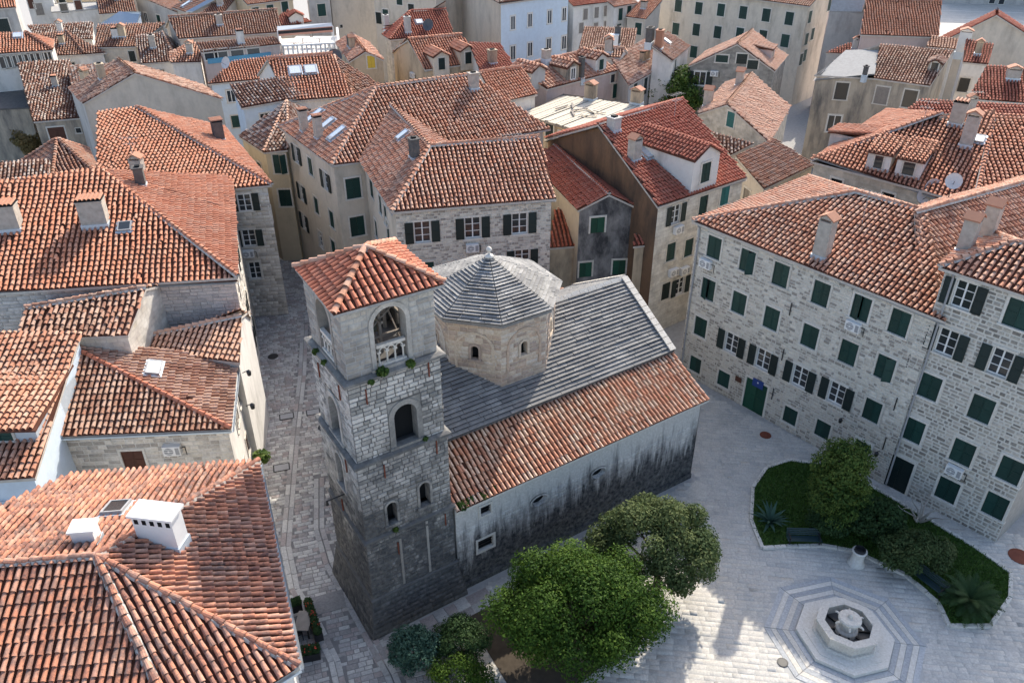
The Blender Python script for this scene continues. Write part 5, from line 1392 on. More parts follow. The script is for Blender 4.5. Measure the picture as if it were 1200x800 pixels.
def tree(name, label, base, ctr, R, n_cl, r0, r1, nleaf, size, mat, seed, cat='tree', group=None, trunk_r=.22, bark='bark', low=-.3, extra=None):
    base = np.array([base[0], base[1], 0.]) if len(base) == 2 else np.array(base); ctr = np.array(ctr, float) - base
    root = obj(name, None, None, Matrix.Translation(Vector(base)), label, cat, group)
    E = clumps(ctr, *R, n_cl, r0, r1, seed, low=low) + [(*(c - np.append(base[:2], 0)), *r) for c, r in (extra or [])]
    V, F, t = leaf_cloud(E, nleaf, size, seed=seed)
    obj('crown', np_mesh('crown', V, F, [mat], t), root)
    b = MB(); g = random.Random(seed); fork = ctr * .45; fork[2] = max(.3, ctr[2] - R[2] * .75)
    b.tube((0, 0, -.2), fork * .5 + np.array([.06, 0, 0]), trunk_r * 1.25, trunk_r, 8); b.tube(fork * .5 + np.array([.06, 0, 0]), fork, trunk_r, trunk_r * .85, 8)
    for i in range(0, len(E), max(1, len(E) // 9)):
        e = np.array(E[i][:3]); m = (fork + e) / 2 + np.array([g.uniform(-.2, .2), g.uniform(-.2, .2), .1])
        b.tube(fork, m, trunk_r * .55, trunk_r * .35, 6); b.tube(m, e, trunk_r * .35, trunk_r * .1, 5)
    obj('trunk', b.mesh('trunk', [bark], True), root); return root
for p, r in ((cf(-3.05, .0, 15.25), .26), (cf(-1.75, .0, 15.2), .2), (cf(-3.6, 0, 14.95), .14), (cf(-3.2, .03, 6.3), .14), (cf(-4.75, 3.2, 15.1), .16), (cf(-4.75, 2.2, 15.1), .13), (cf(-1.3, .1, 10.9), .12)):
    tuft('wall_plant', None, p, r, 'leaf_mid', int(900 * r), .09, tower, TO)
# bells hung inside
for du, z, r in ((0.1, 15.95, .36), (-.6, 16.1, .27)):
    q = cf(-2.42 + du, 2.3 + du * .4, z); bl = obj('church_bell', None, None, Matrix.Translation(Vector(q)), 'larger bronze bell hanging in the open arch of the bell tower' if r > .3 else 'smaller bronze bell hanging behind the larger one in the bell tower', 'bell', 'bells in the tower')
    b = MB(); b.lathe([(r, 0), (r * .92, .06), (r * .7, r * .55), (r * .55, r * 1.15), (r * .25, r * 1.4), (.03, r * 1.45)], 18); obj('bell_body', b.mesh('bell_body', ['bronze'], True), bl)
    b = MB(); b.box(-.12, .12, -1.5, 1.5, r * 1.4, r * 1.4 + .2, 0); obj('headstock', b.mesh('headstock', ['wood_brown']), bl)
    b = MB(); b.tube((0, 0, r * .8), (0, 0, -.08), .02, .035, 6); obj('clapper', b.mesh('clapper', ['iron_black']), bl)

# ---- church body
CHO = cf(8.5, 5, 0)
ch = obj('stone_church', None, None, Matrix.Translation(Vector(CHO)), 'romanesque stone church with grey slab nave roof, orange tiled aisle and octagonal dome', 'church')
b = MB(); NL, VN = 16.75, 16.0
south = cf(.05, .12, 0)
OC = [(3.5, 2.95, .55, 'oval'), (7.9, 3.3, .55, 'oval')]
wins = []
def csouth(px, py):
    r = ray(px, py); t = (south - campos()).dot(CV) / r.dot(CV); h_ = campos() + t * r; return (h_ - south).dot(CU), h_[2]
wins = [(*csouth(569, 597), .62, .62), (*csouth(569, 636), .95, .78)]
ov = [(*csouth(632, 586), .62, .42), (*csouth(701, 554), .62, .42)]
hs = [(u - w / 2, u + w / 2, z - h_ / 2, z + h_ / 2) for u, z, w, h_ in wins] + [(u - w, u + w, z - h_, z + h_) for u, z, w, h_ in ov]
L = NL - .1
wall_face(b, south - CHO, CU, -CV, L, 0, 5.9, hs)
e0 = cf(NL, .12, 0)
for (v0, z0), (v1, z1) in zip([(.12, 5.9), (3.3, 7.35), (3.301, 7.7), (8, 10.35), (12.7, 7.7), (12.701, 7.35), (15.9, 5.9)], [(3.3, 7.35), (3.301, 7.7), (8, 10.35), (12.7, 7.7), (12.701, 7.35), (15.9, 5.9)]):
    for uu, fl in ((NL, 1), (.05, -1)):
        q = [cf(uu, v0, 0) - CHO, cf(uu, v1, 0) - CHO, cf(uu, v1, z1) - CHO, cf(uu, v0, z0) - CHO]; b.poly(q if fl > 0 else q[::-1], 0)
b.poly([cf(NL, 15.9, 0) - CHO, cf(.05, 15.9, 0) - CHO, cf(.05, 15.9, 5.9) - CHO, cf(NL, 15.9, 5.9) - CHO], 0)
for v, s_ in ((3.32, -1), (12.68, 1)): q = [cf(.05, v, 7.2) - CHO, cf(NL, v, 7.2) - CHO, cf(NL, v, 7.75) - CHO, cf(.05, v, 7.75) - CHO]; b.poly(q if s_ < 0 else q[::-1], 0)
cw = obj('wall', b.mesh('wall', ['stone_church']), ch)
bl = block_courses(L, 4.2, .2, .42, [(h_[0] - .1, h_[1] + .1, h_[2] - .1, h_[3] + .1) for h_ in hs], 0)
obj('wall_stones', blocks_mesh('wall_stones', bl, south - CHO, CU, -CV, 'stone_church', .012, .018, .02), cw, kind='stuff')
b = MB(); b.box(0, L - .1, -.16, 0, 0, .35, 0); obj('plinth', b.mesh('plinth', ['stone_church']), ch, frame(south + CU * .05 - CHO, CU, CV, ZU))
for k, (u, z, w, h_) in enumerate(wins):
    b = MB()
    for x0, x1, z0, z1 in ((-w / 2 - .12, -w / 2, -h_ / 2, h_ / 2), (w / 2, w / 2 + .12, -h_ / 2, h_ / 2), (-w / 2 - .12, w / 2 + .12, h_ / 2, h_ / 2 + .13), (-w / 2 - .12, w / 2 + .12, -h_ / 2 - .13, -h_ / 2)): b.box(x0, x1, -.05, .25, z0, z1, 0)
    wo = obj('window', b.mesh('window', ['stone_trim']), ch, frame(south - CHO + CU * u + ZU * z, CU, CV, ZU))
    b = MB(); b.poly([(-w / 2, .2, -h_ / 2), (w / 2, .2, -h_ / 2), (w / 2, .2, h_ / 2), (-w / 2, .2, h_ / 2)]); obj('pane', b.mesh('pane', ['black_hole']), wo)
    b = MB()
    for i in range(4): zz = -h_ / 2 + (i + .5) * h_ / 4; b.box(-w / 2, w / 2, .1, .13, zz - .02, zz + .02)
    obj('grille', b.mesh('grille', ['iron_black']), wo)
for u, z, w, h_ in ov:
    b = MB(); N = 16; ring = lambda k, y: [(w * k * math.cos(t), y, h_ * k * math.sin(t)) for t in (2 * math.pi * i / N for i in range(N))]
    pts = ring(1.0, -.03) + ring(.8, -.05) + ring(.62, .2) + ring(1.0, .05)
    b.hull(pts, [(N * a + i, N * a + (i + 1) % N, N * c + (i + 1) % N, N * c + i) for a, c in ((1, 0), (2, 1)) for i in range(N)], 0); b.hull(ring(.62, .2), [tuple(range(N))], 1)
    for sx in (-1, 1):
        for sz in (-1, 1):
            q = [(sx * w, .015, sz * h_)] + [(sx * w * math.cos(t), .015, sz * h_ * math.sin(t)) for t in (math.pi / 2 * i / 4 for i in range(5))]; b.hull(q, [tuple(range(6)) if sx * sz > 0 else tuple(range(6))[::-1]], 0)
    obj('oval_window', b.mesh('oval_window', ['stone_church', 'black_hole']), ch, frame(south - CHO + CU * u + ZU * z, CU, CV, ZU))
# aisle roofs in orange barrel tiles
def quad_roof(name, pts, mat, pitch, row, deck, parent, org, jit=.015, seg=5):
    b = MB(); b.poly([p - org for p in pts], 0); b.poly([p - org - ZU * .13 for p in pts][::-1], 1)
    for i in range(4): A, B = pts[i] - org, pts[(i + 1) % 4] - org; b.poly([A - ZU * .13, B - ZU * .13, B, A], 1)
    o = obj(name, b.mesh(name, [deck, 'stone_trim']), parent); t = Tiles(); t.plane(pts, pitch, row, jit)
    obj('roof_tiles', t.mesh(t.rows, 'roof_tiles', mat, org, seg), o, kind='stuff'); return o
ao = quad_roof('aisle_roof', [cf(-.02, -.2, 5.88), cf(17.0, -.2, 5.98), cf(17.0, 3.3, 7.52), cf(-.02, 3.3, 7.42)], 'tile_aisle', .27, .45, 'pan_clay', ch, CHO, .012)
quad_roof('aisle_roof', [cf(17.0, 16.2, 5.9), cf(-.02, 16.2, 5.9), cf(-.02, 12.7, 7.4), cf(17.0, 12.7, 7.4)], 'tile_mixed', .33, .42, 'pan_clay', ch, CHO, .03)
for u, v, r, m in ((.4, 0, .32, 'leaf_mid'), (.9, .1, .22, 'leaf_mid'), (1.6, 0, .25, 'leaf_mid'), (14.6, .9, .22, 'leaf_dry'), (13.9, 1.7, .12, 'leaf_dry'), (6.2, 1.9, .12, 'leaf_dry'), (2.4, .2, .14, 'leaf_mid')): tuft('roof_plant', None, cf(u, v, 6.0 + v * .43), r, m, int(700 * r), .08, ao, CHO)
# nave roof: overlapping courses of stone slabs
def slab_courses(A, B, C, D, course, blen, org, name, mat, parent, lift=.07, tri=False):
    """A-B eave, D-C ridge; every slab a thin wedge lapping the one below"""
    A, B, C, D = map(np.asarray, (A, B, C, D)); n = unit(np.cross(B - A, D - A)); K = int(round(np.linalg.norm((D + C) / 2 - (A + B) / 2) / course)); V = []; F = []; tint = []; mi = []
    for k in range(K):
        t0, t1 = k / K, min(1, (k + 1.12) / K); p0, q0 = A + (D - A) * t0, B + (C - B) * t0; p1, q1 = A + (D - A) * t1, B + (C - B) * t1
        L = np.linalg.norm(q0 - p0); s = 0.0; first = random.uniform(.3, 1) * blen
        while s < L - .02:
            l = (first if s == 0 else blen * random.uniform(.6, 1.4)); e = min(L, s + l); e = L if L - e < .15 else e; g = .012
            a, c = (s + g) / L, (e - g) / L; h0 = n * (lift * random.uniform(.75, 1.25)); h1 = n * .012; j = len(V)
            P = [p0 + (q0 - p0) * a, p0 + (q0 - p0) * c, p1 + (q1 - p1) * c, p1 + (q1 - p1) * a]
            V += [P[0], P[1], P[0] + h0, P[1] + h0, P[2] + h1, P[3] + h1]
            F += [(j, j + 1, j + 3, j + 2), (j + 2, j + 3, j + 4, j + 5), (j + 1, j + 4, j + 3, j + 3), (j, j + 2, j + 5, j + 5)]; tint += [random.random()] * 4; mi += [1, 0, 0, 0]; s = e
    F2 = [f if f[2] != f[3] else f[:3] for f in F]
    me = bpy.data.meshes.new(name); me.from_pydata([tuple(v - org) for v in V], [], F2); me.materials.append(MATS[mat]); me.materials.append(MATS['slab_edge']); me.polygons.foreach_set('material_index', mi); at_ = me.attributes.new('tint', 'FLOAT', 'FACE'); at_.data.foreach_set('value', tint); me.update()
    return obj(name, me, parent, kind='stuff')
b = MB()
nv = [cf(-.05, 3.05, 7.62), cf(17.0, 3.05, 7.68), cf(17.0, 8.0, 10.5), cf(-.05, 8.0, 10.5), cf(17.0, 12.95, 7.68), cf(-.05, 12.95, 7.62)]
for q in ((0, 1, 2, 3), (3, 2, 4, 5)): b.poly([nv[i] - CHO for i in q]); b.poly([nv[i] - CHO - ZU * .12 for i in q][::-1])
b.poly([nv[i] - CHO - ZU * (0 if i < 3 else .0) for i in (1, 2)] + [nv[2] - CHO - ZU * .12, nv[1] - CHO - ZU * .12]); b.poly([nv[0] - CHO - ZU * .12, nv[1] - CHO - ZU * .12, nv[1] - CHO, nv[0] - CHO])
b.poly([nv[2] - CHO, nv[4] - CHO, nv[4] - CHO - ZU * .12, nv[2] - CHO - ZU * .12])
nr = obj('nave_roof', b.mesh('nave_roof', ['mortar_dark']), ch)
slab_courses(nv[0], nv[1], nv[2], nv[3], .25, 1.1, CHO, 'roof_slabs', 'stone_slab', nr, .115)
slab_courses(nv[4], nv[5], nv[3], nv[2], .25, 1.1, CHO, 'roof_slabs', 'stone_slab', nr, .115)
b = MB()
for i in range(28):
    u0, u1 = 17.05 * i / 28 - .03, 17.05 * (i + 1) / 28 - .05
    b.hull([tuple(cf(u, v, z) - CHO) for u in (u0, u1) for v, z in ((7.75, 10.42), (8, 10.66), (8.25, 10.42))], [(0, 1, 4, 3), (1, 2, 5, 4), (0, 2, 1), (3, 4, 5)], 0)
for s_ in (0, 1):                                           # pale verge slabs at the east end
    for i in range(12):
        t0, t1 = i / 12 + .003, (i + 1) / 12 - .003; A, B = (nv[1], nv[2]) if s_ == 0 else (nv[4], nv[2]); w_ = CU * .38; n = H.normal([nv[0], nv[1], nv[2]]) if s_ == 0 else H.normal([nv[3], nv[2], nv[4]])
        q = [A + (B - A) * t0 - w_, A + (B - A) * t0 + CU * .06, A + (B - A) * t1 + CU * .06, A + (B - A) * t1 - w_]
        b.hull([tuple(p - CHO + n * .1) for p in q] + [tuple(p - CHO + n * .19) for p in q], [(4, 5, 6, 7), (0, 1, 5, 4), (1, 2, 6, 5), (2, 3, 7, 6), (3, 0, 4, 7)], 0)
obj('ridge_slabs', b.mesh('ridge_slabs', ['stone_trim']), nr, kind='stuff')

# dome: octagonal drum with slab roof
DC = (7.0, 8.0); AP = 3.5
drum = obj('drum', bpy.data.meshes.new('drum'), ch); b = MB(); Rw = AP / math.cos(math.pi / 8); Re = (AP + .3) / math.cos(math.pi / 8)
oc = lambda R, z, k: cf(DC[0] + R * math.cos(math.pi / 8 + k * math.pi / 4), DC[1] + R * math.sin(math.pi / 8 + k * math.pi / 4), z)
for k in range(8):
    a, d = oc(Rw, 7.6, k), oc(Rw, 7.6, k + 1); L = np.linalg.norm(d - a); x = (d - a) / L; n = np.array([x[1], -x[0], 0]); a0 = np.array([a[0], a[1], 0])
    op = [(L / 2, 10.15, .42, .62, .14)]
    wall_face(b, a0 - CHO, x, n, L, 7.0, 12.45, [arch_hole(*o_) for o_ in op])
    zb = 8.0
    bl = block_courses(L, 12.3, .26, .5, [blk_hole(*o_) for o_ in op], zb)
    obj('wall_stones', blocks_mesh('wall_stones', bl, a0 - CHO, x, n, 'stone_drum'), drum, kind='stuff')
    obj('arched_window', arch_part(.42, .62, .14, .35, .05, 'stone_drum'), drum, frame(a0 - CHO + x * L / 2 + ZU * 10.15, x, -n, (0, 0, 1)))
    # blind arch moulding
    mb = MB(); R2, r2 = 1.12, .98; N = 10
    pts = [(rr * math.cos(t), y, 10.75 + rr * math.sin(t)) for y in (-.07, 0) for rr in (r2, R2) for t in (math.pi * i / N for i in range(N + 1))]
    M_ = N + 1; f = [(i, M_ + i, M_ + i + 1, i + 1) for i in range(N)] + [(i, i + 1, 2 * M_ + i + 1, 2 * M_ + i) for i in range(N)] + [(M_ + i, 3 * M_ + i, 3 * M_ + i + 1, M_ + i + 1) for i in range(N)]
    mb.hull(pts, f)
    for sx in (-1, 1): mb.box(sx * r2 if sx > 0 else -R2, R2 if sx > 0 else -r2, -.07, 0, 9.3, 10.75, 0)
    obj('blind_arch', mb.mesh('blind_arch', ['stone_drum']), drum, frame(a0 - CHO + x * L / 2, x, -n, (0, 0, 1)))
drum.data = b.mesh('drum', ['stone_drum'])
b = MB()
for k in range(8):
    a, d = oc(Re, 12.42, k) - CHO, oc(Re, 12.42, k + 1) - CHO; b.poly([a, d, d + ZU * .2, a + ZU * .2]); b.poly([d, a, oc(Rw, 12.3, k) - CHO, oc(Rw, 12.3, k + 1) - CHO])
    b.poly([a + ZU * .2, d + ZU * .2, cf(*DC, 14.5) - CHO])
dr = obj('dome_roof', b.mesh('dome_roof', ['stone_slab']), ch)
ap = cf(*DC, 14.6)
for k in range(8):
    A, B = oc(Re + .05, 12.62, k), oc(Re + .05, 12.62, k + 1)
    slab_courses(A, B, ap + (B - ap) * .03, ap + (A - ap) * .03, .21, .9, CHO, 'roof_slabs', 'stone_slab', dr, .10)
b = MB(); b.lathe([(.28, 0), (.2, .12), (.09, .16), (.07, .3), (.14, .38), (.16, .48), (.08, .58), (.02, .62)], 12); obj('finial', b.mesh('finial', ['stone_trim'], True), dr, Matrix.Translation(Vector(ap - CHO + ZU * -.02)))

# ------------------------------------------------------------------ ground, square, street
def inpoly(P, x, y):
    c = False; n = len(P)
    for i in range(n):
        x0, y0 = P[i][:2]; x1, y1 = P[(i + 1) % n][:2]
        if (y0 > y) != (y1 > y) and x < (x1 - x0) * (y - y0) / (y1 - y0) + x0: c = not c
    return c
b = MB(); b.poly([(-3000, -3000, 0), (3000, -3000, 0), (3000, 3000, 0), (-3000, 3000, 0)])
obj('ground', b.mesh('ground', ['joint_pale']), kind='structure')
def pave(name, area, holes, az, course, blen, mat, proud=.02, nind=0, lines=(), lw=.3, kind='structure', iname='cobble', joint=.014):
    x = np.array([math.sin(az), math.cos(az), 0]); y = np.array([-x[1], x[0], 0])
    A = np.array([[*p[:2], 0] for p in area]); U, V = A @ x, A @ y; o = x * U.min() + y * V.min()
    bl = block_courses(U.max() - U.min(), V.max() - V.min(), course, blen, [])
    keep = []
    for q in bl:
        c = o + x * (q[0] + q[1]) / 2 + y * (q[2] + q[3]) / 2
        if not inpoly(area, c[0], c[1]) or any(inpoly(h_, c[0], c[1]) for h_ in holes): continue
        if any(segd(c, l) < lw for l in lines): continue
        keep.append(q)
    root = obj(name, None, kind=kind)
    b = MB(); b.poly([(p[0], p[1], .006) for p in area]); root2 = obj(name + '_bed', b.mesh(name + '_bed', ['street_joint' if mat == 'cobble' else 'plaza_joint']), root)
    o = o + ZU * .008
    if nind:
        keep.sort(key=lambda q: cdist(o + x * (q[0] + q[1]) / 2 + y * (q[2] + q[3]) / 2))
        fr = [q for q in keep if nind_ok(o + x * (q[0] + q[1]) / 2 + y * (q[2] + q[3]) / 2)]
        ids = {id(q) for q in fr[:nind]}; block_objects(iname, fr[:nind], o, x, ZU, mat, root, joint=joint, proud=proud, zd=y); keep = [q for q in keep if id(q) not in ids]
    obj('paving_stones', blocks_mesh('paving_stones', keep, o, x, ZU, mat, joint=joint, proud=proud, ch=.02, zd=y), root, kind='stuff')
    return root
def nind_ok(p): a, c = project(p); return 300 < a < 1200 and c < 806
def segd(c, L):
    m = 9e9
    for a, d in zip(L, L[1:]):
        a, d = np.array(a[:2]), np.array(d[:2]); t = np.clip((c[:2] - a).dot(d - a) / (d - a).dot(d - a), 0, 1); m = min(m, np.linalg.norm(c[:2] - a - t * (d - a)))
    return m
G = lambda *pts: [tuple(at(*p)) for p in pts]
BED = G((882, 572), (880, 610), (893, 643), (921, 641), (962, 640), (1000, 646), (1060, 674), (1098, 706), (1112, 734), (1160, 734), (1183, 701), (1184, 672), (1140, 641), (1090, 611), (1030, 576), (980, 547), (925, 540), (898, 549))
FC = at(989, 746)[:2]                                        # centre of the fountain
octo = lambda R, z=0., ph=0.: [(FC[0] + R * math.cos(ph + k * math.pi / 4), FC[1] + R * math.sin(ph + k * math.pi / 4), z) for k in range(8)]
FPH = math.radians(22.5 + 14)
TREEBED = [tuple(cf(u, v, 0)) for u, v in ((-.5, -1.7), (9.0, -1.6), (9.2, -3.2), (7.6, -5.6), (4.6, -7.6), (-1, -8.2))]
PLAZA = [tuple(cf(-.3, -.45, 0)), tuple(cf(17.0, -.35, 0)), tuple(cf(17.0, 16.2, 0)), (4, 60), (11, 58), (12.3, 51.2), (14.1, 47.2), (17.6, 43.8), (22.5, 38.8), (29.3, 33.2), (36, 28), (36, 19), (-2, 19), (-3.0, 24)]
pave('square', PLAZA, [BED, octo(3.95, 0, FPH), TREEBED], math.radians(97), .30, .58, 'paver_plaza', .010, joint=.010)
KA = [tuple(at(*p)) for p in ((357, 380), (354, 440), (346, 510), (340, 580), (335, 640), (345, 690), (370, 730), (392, 775), (400, 810))]
KB = [tuple(at(*p)) for p in ((374, 560), (374, 620), (386, 660), (408, 700), (430, 740), (458, 790), (468, 815))]
TOWERFOOT = [tuple(cf(u, v, 0)) for u, v in ((-5.3, -.5), (.2, -.5), (17, -.2), (17, 16), (-.2, 16), (-.2, 5.1), (-5.3, 5.1))]
STREET = [(-4.9, 19), (-2.6, 23.6), tuple(cf(-4.6, -.2, 0)), tuple(cf(-5.1, 5, 0)), tuple(cf(-.2, 5.4, 0)), tuple(cf(-.2, 16.5, 0)), (-8.3, 49.5), (-8.8, 51.5), (-12.3, 60), (-14.5, 60.5), (-20, 69), (-24, 74), (-26, 72), (-24, 64), (-23, 57), (-21.5, 51), (-17.2, 42), (-16.6, 38), (-15.6, 33), (-11.8, 27), (-7, 16.8)]
street = pave('street', STREET, [TOWERFOOT], math.radians(72), .27, .42, 'cobble', .022, 280, (KA, KB), .33)
strip = [tuple(cf(u, v, 0)) for u, v in ((-5.6, -.5), (-5.0, -1.9), (.0, -1.75), (9.4, -1.6), (9.6, -.55))]
pave('footpath', strip, [], math.radians(57), .75, 1.0, 'cobble', .016, 0)
def kerb_run(parent, line, w, ln, h, mat, name):
    """stones laid end to end along a line"""
    b = MB(); b.hull([(0, -.5, 0), (1, -.5, 0), (1, .5, 0), (0, .5, 0), (.02, -.46, 1), (.98, -.46, 1), (.98, .46, 1), (.02, .46, 1)], [(4, 5, 6, 7), (0, 1, 5, 4), (1, 2, 6, 5), (2, 3, 7, 6), (3, 0, 4, 7)]); me = b.mesh(name, [mat])
    for a, d in zip(line, line[1:]):
        a, d = np.array([*a[:2], 0.]), np.array([*d[:2], 0.]); L = np.linalg.norm(d - a); k = max(1, int(round(L / ln))); x = (d - a) / L; y = np.array([-x[1], x[0], 0])
        for i in range(k): obj(name, me, parent, frame(a + x * (i * L / k + .008) + ZU * .007, x * (L / k - .016), y * w, ZU * h * random.uniform(.9, 1.15)))
for off in (-.16, .16): kerb_run(street, [(p[0] + off, p[1], 0) for p in KA], .28, .95, .03, 'cobble', 'gutter_stone')
for off in (-.16, .16): kerb_run(street, [(p[0] + off, p[1] + off * .4, 0) for p in KB], .28, .85, .035, 'cobble', 'gutter_stone')
# covers and drains let into the paving
def cover(px, py, r, square, label, mat='iron_black'):
    p = at(px, py); b = MB()
    if square: b.box(-r, r, -r * .7, r * .7, .0, .046, 0); b.box(-r * .85, r * .85, -r * .55, r * .55, .046, .052, 1)
    else: b.lathe([(r, 0), (r, .046), (r * .85, .05), (r * .8, .044)], 18, 0)
    obj('drain_cover' if square else 'manhole_cover', b.mesh('cover', [mat, 'grey_plastic']), None, Matrix.Translation(Vector(p)) @ Matrix.Rotation(.3, 4, 'Z'), label, 'drain cover' if square else 'manhole cover')
cover(336, 488, .5, True, 'dark square drain cover on the left side of the narrow street'); cover(367, 483, .48, True, 'dark square drain cover right of the gutter line in the street')
cover(330, 548, .52, True, 'dark square drain cover lowest on the left of the street'); cover(379, 501, .38, False, 'round manhole cover beside the bell tower in the street')
cover(320, 418, .4, False, 'round manhole cover in the grey upper part of the street')
cover(897, 510, .38, False, 'rusty round manhole cover in front of the green door', 'iron_rust'); cover(1195, 652, .6, False, 'large rusty manhole cover at the right edge of the square', 'iron_rust'); cover(917, 776, .27, False, 'small round manhole cover left of the fountain on sunlit paving')
b = MB(); b.box(-.85, .85, -.62, .62, 0, .048, 0); obj('paving_patch', b.mesh('paving_patch', ['cobble_grey']), street, Matrix.Translation(Vector(at(385, 706))) @ Matrix.Rotation(.35, 4, 'Z'))
b = MB(); b.box(-.7, .7, -.6, .6, 0, .03, 0); obj('paving_patch', b.mesh('paving_patch', ['paver_plaza']), street, Matrix.Translation(Vector(at(819, 575))) @ Matrix.Rotation(.9, 4, 'Z'))

# ------------------------------------------------------------------ fountain
fo = obj('fountain', None, None, Matrix.Translation(Vector((FC[0], FC[1], 0))), 'octagonal pale stone fountain with round centre pillar on a ringed pavement', 'fountain')
rel = lambda P: [(x - FC[0], y - FC[1], z) for x, y, z in P]
for k in range(5):                                           # flush rings of dark and light stone
    r0, r1 = 2.42 + k * .3, 2.42 + (k + 1) * .3 - .012; m = 'stone_trim' if k % 2 else 'cobble_grey2'
    for i in range(8):
        A, B = octo(r0, 0, FPH), octo(r1, 0, FPH); j = (i + 1) % 8; b = MB(); q = rel([A[i], A[j], B[j], B[i]]); c = np.mean(np.array(q), 0)
        q = [tuple(c + (np.array(p) - c) * .985) for p in q]
        b.hull([(x, y, .004) for x, y, z in q] + [(x, y, .034) for x, y, z in q], [(4, 7, 6, 5), (0, 4, 5, 1), (1, 5, 6, 2), (2, 6, 7, 3), (3, 7, 4, 0)])
        obj('band_stone', b.mesh('band_stone', [m]), fo)
def ring_solid(b, r_out, r_in, z0, z1, m=0, r_out_top=None):
    A, B = rel(octo(r_out, z0, FPH)), rel(octo(r_out_top or r_out, z1, FPH)); C, D = rel(octo(r_in, z1, FPH)), rel(octo(r_in, z0, FPH)); n = 8
    b.hull(A + B + C + D, [f for i in range(n) for j in ((i + 1) % n,) for f in ((i, j, n + j, n + i), (n + i, n + j, 2 * n + j, 2 * n + i), (2 * n + i, 2 * n + j, 3 * n + j, 3 * n + i))], m)
b = MB(); ring_solid(b, 2.38, 1.3, 0, .24); ring_solid(b, 2.02, 1.3, .24, .27, 0); obj('step', b.mesh('step', ['stone_trim']), fo)
b = MB(); ring_solid(b, 1.62, 1.2, .27, .36, 0, 1.55); ring_solid(b, 1.42, 1.2, .36, .98, 0, 1.46); ring_solid(b, 1.56, 1.14, .98, 1.1); obj('basin', b.mesh('basin', ['stone_trim']), fo)
b = MB(); b.poly(rel(octo(1.25, .5, FPH))); obj('basin_floor', b.mesh('basin_floor', ['mortar_dark']), fo)
b = MB()
for k in range(8): a = FPH + k * math.pi / 4; b.box(-.04, .04, .5, 1.12, .5, .62, 0, Matrix.Rotation(a, 4, 'Z'))
obj('basin_ribs', b.mesh('basin_ribs', ['iron_black']), fo)
b = MB(); b.lathe([(.55, .5), (.53, .68), (.42, .78), (.42, 1.2), (.54, 1.27), (.56, 1.4), (.52, 1.45), (.5, 1.47), (.14, 1.5), (.12, 1.6), (.07, 1.68), (.02, 1.7)], 20); obj('pillar', b.mesh('pillar', ['stone_trim'], False), fo)
for k in range(6):
    a = k * math.pi / 3 + .2; b = MB(); b.tube((.45, 0, 1.28), (.68, 0, 1.3), .07, .05, 8); b.tube((.68, 0, 1.3), (.74, 0, 1.22), .05, .04, 8); obj('spout', b.mesh('spout', ['stone_trim']), fo, Matrix.Rotation(a, 4, 'Z'))

# ------------------------------------------------------------------ garden bed with lawn, trees and plants
bed = obj('garden_bed', None, None, None, None, None, None, 'structure')
b = MB(); b.poly([(x, y, .07) for x, y, z in BED]); obj('soil', b.mesh('soil', ['lawn_soil']), bed)
kerb_run(bed, BED + BED[:1], .22, .7, .14, 'stone_trim', 'kerb_stone')
def blades(poly, n, size, mat, name, z=.06, parent=None):
    g = np.random.default_rng(5); A = np.array([p[:2] for p in poly]); lo, hi = A.min(0), A.max(0); pts = []
    while len(pts) < n:
        for q in g.uniform(lo, hi, (n, 2)):
            if inpoly(poly, *q): pts.append(q)
    P = np.column_stack([np.array(pts[:n]), np.full(n, z)]); a = g.uniform(0, 6.28, n); t = np.column_stack([np.cos(a), np.sin(a), np.zeros(n)]) * size * .35
    tip = P + np.column_stack([g.normal(0, size * .5, (n, 2)), g.uniform(.5, 1.2, n) * size])
    V = np.stack([P - t, P + t, tip], 1).reshape(-1, 3)
    return obj(name, np_mesh(name, V, np.arange(3 * n).reshape(-1, 3), [mat], np.clip(.5 + .3 * np.sin(P[:, 0] * 1.3) * np.sin(P[:, 1] * 1.1) + g.normal(0, .15, n), .01, .98)), parent, kind='stuff')
blades(BED, 26000, .13, 'grass', 'lawn', .07)
b = MB(); b.poly([(x, y, .03) for x, y, z in TREEBED]); obj('tree_bed', b.mesh('tree_bed', ['tree_soil']), kind='structure')

c = at(682, 713, 3.7)
L_ = lambda px, py, z, r: (at(px, py, z), r)
tree('tree', 'large round bright green tree in front of the church, lower centre', (c[0], c[1] + .1), (c[0] - .1, c[1] + .35, 3.4), (3.75, 2.8, 2.1), 48, .75, 1.3, 62000, .078, 'leaf_bright', 11, trunk_r=.28, low=-.45,
     extra=[L_(610, 715, 3.0, (1.5, 1.5, 1.3)), L_(640, 680, 3.8, (1.5, 1.4, 1.2)), L_(705, 690, 4.6, (1.7, 1.5, 1.2)), L_(755, 725, 3.2, (1.3, 1.3, 1.2)), L_(720, 745, 2.8, (1.3, 1.2, 1.2)), L_(640, 748, 2.6, (1.3, 1.2, 1.1))])
c = at(772, 640, 3.0)
tree('tree', 'grey green olive-like tree behind the bright green one, by the church wall', (c[0] + .1, c[1] - .2), (c[0], c[1], 3.0), (2.95, 2.5, 2.2), 40, .6, 1.1, 36000, .085, 'leaf_olive', 5, trunk_r=.2, low=-.4)
c = at(486, 765, 1.0); tree('bush', 'loose blue green bush at the foot of the bell tower', (c[0], c[1]), (c[0], c[1], 1.2), (1.1, .95, 1.0), 18, .35, .65, 8500, .07, 'leaf_blue', 21, 'bush', trunk_r=.06)
c = at(541, 755, 1.0); tree('bush', 'rounded dark green bush between the blue green bush and the big tree', (c[0], c[1]), (c[0], c[1], 1.15), (1.2, 1.0, 1.0), 18, .4, .7, 10000, .06, 'leaf_dark', 22, 'bush', trunk_r=.06)
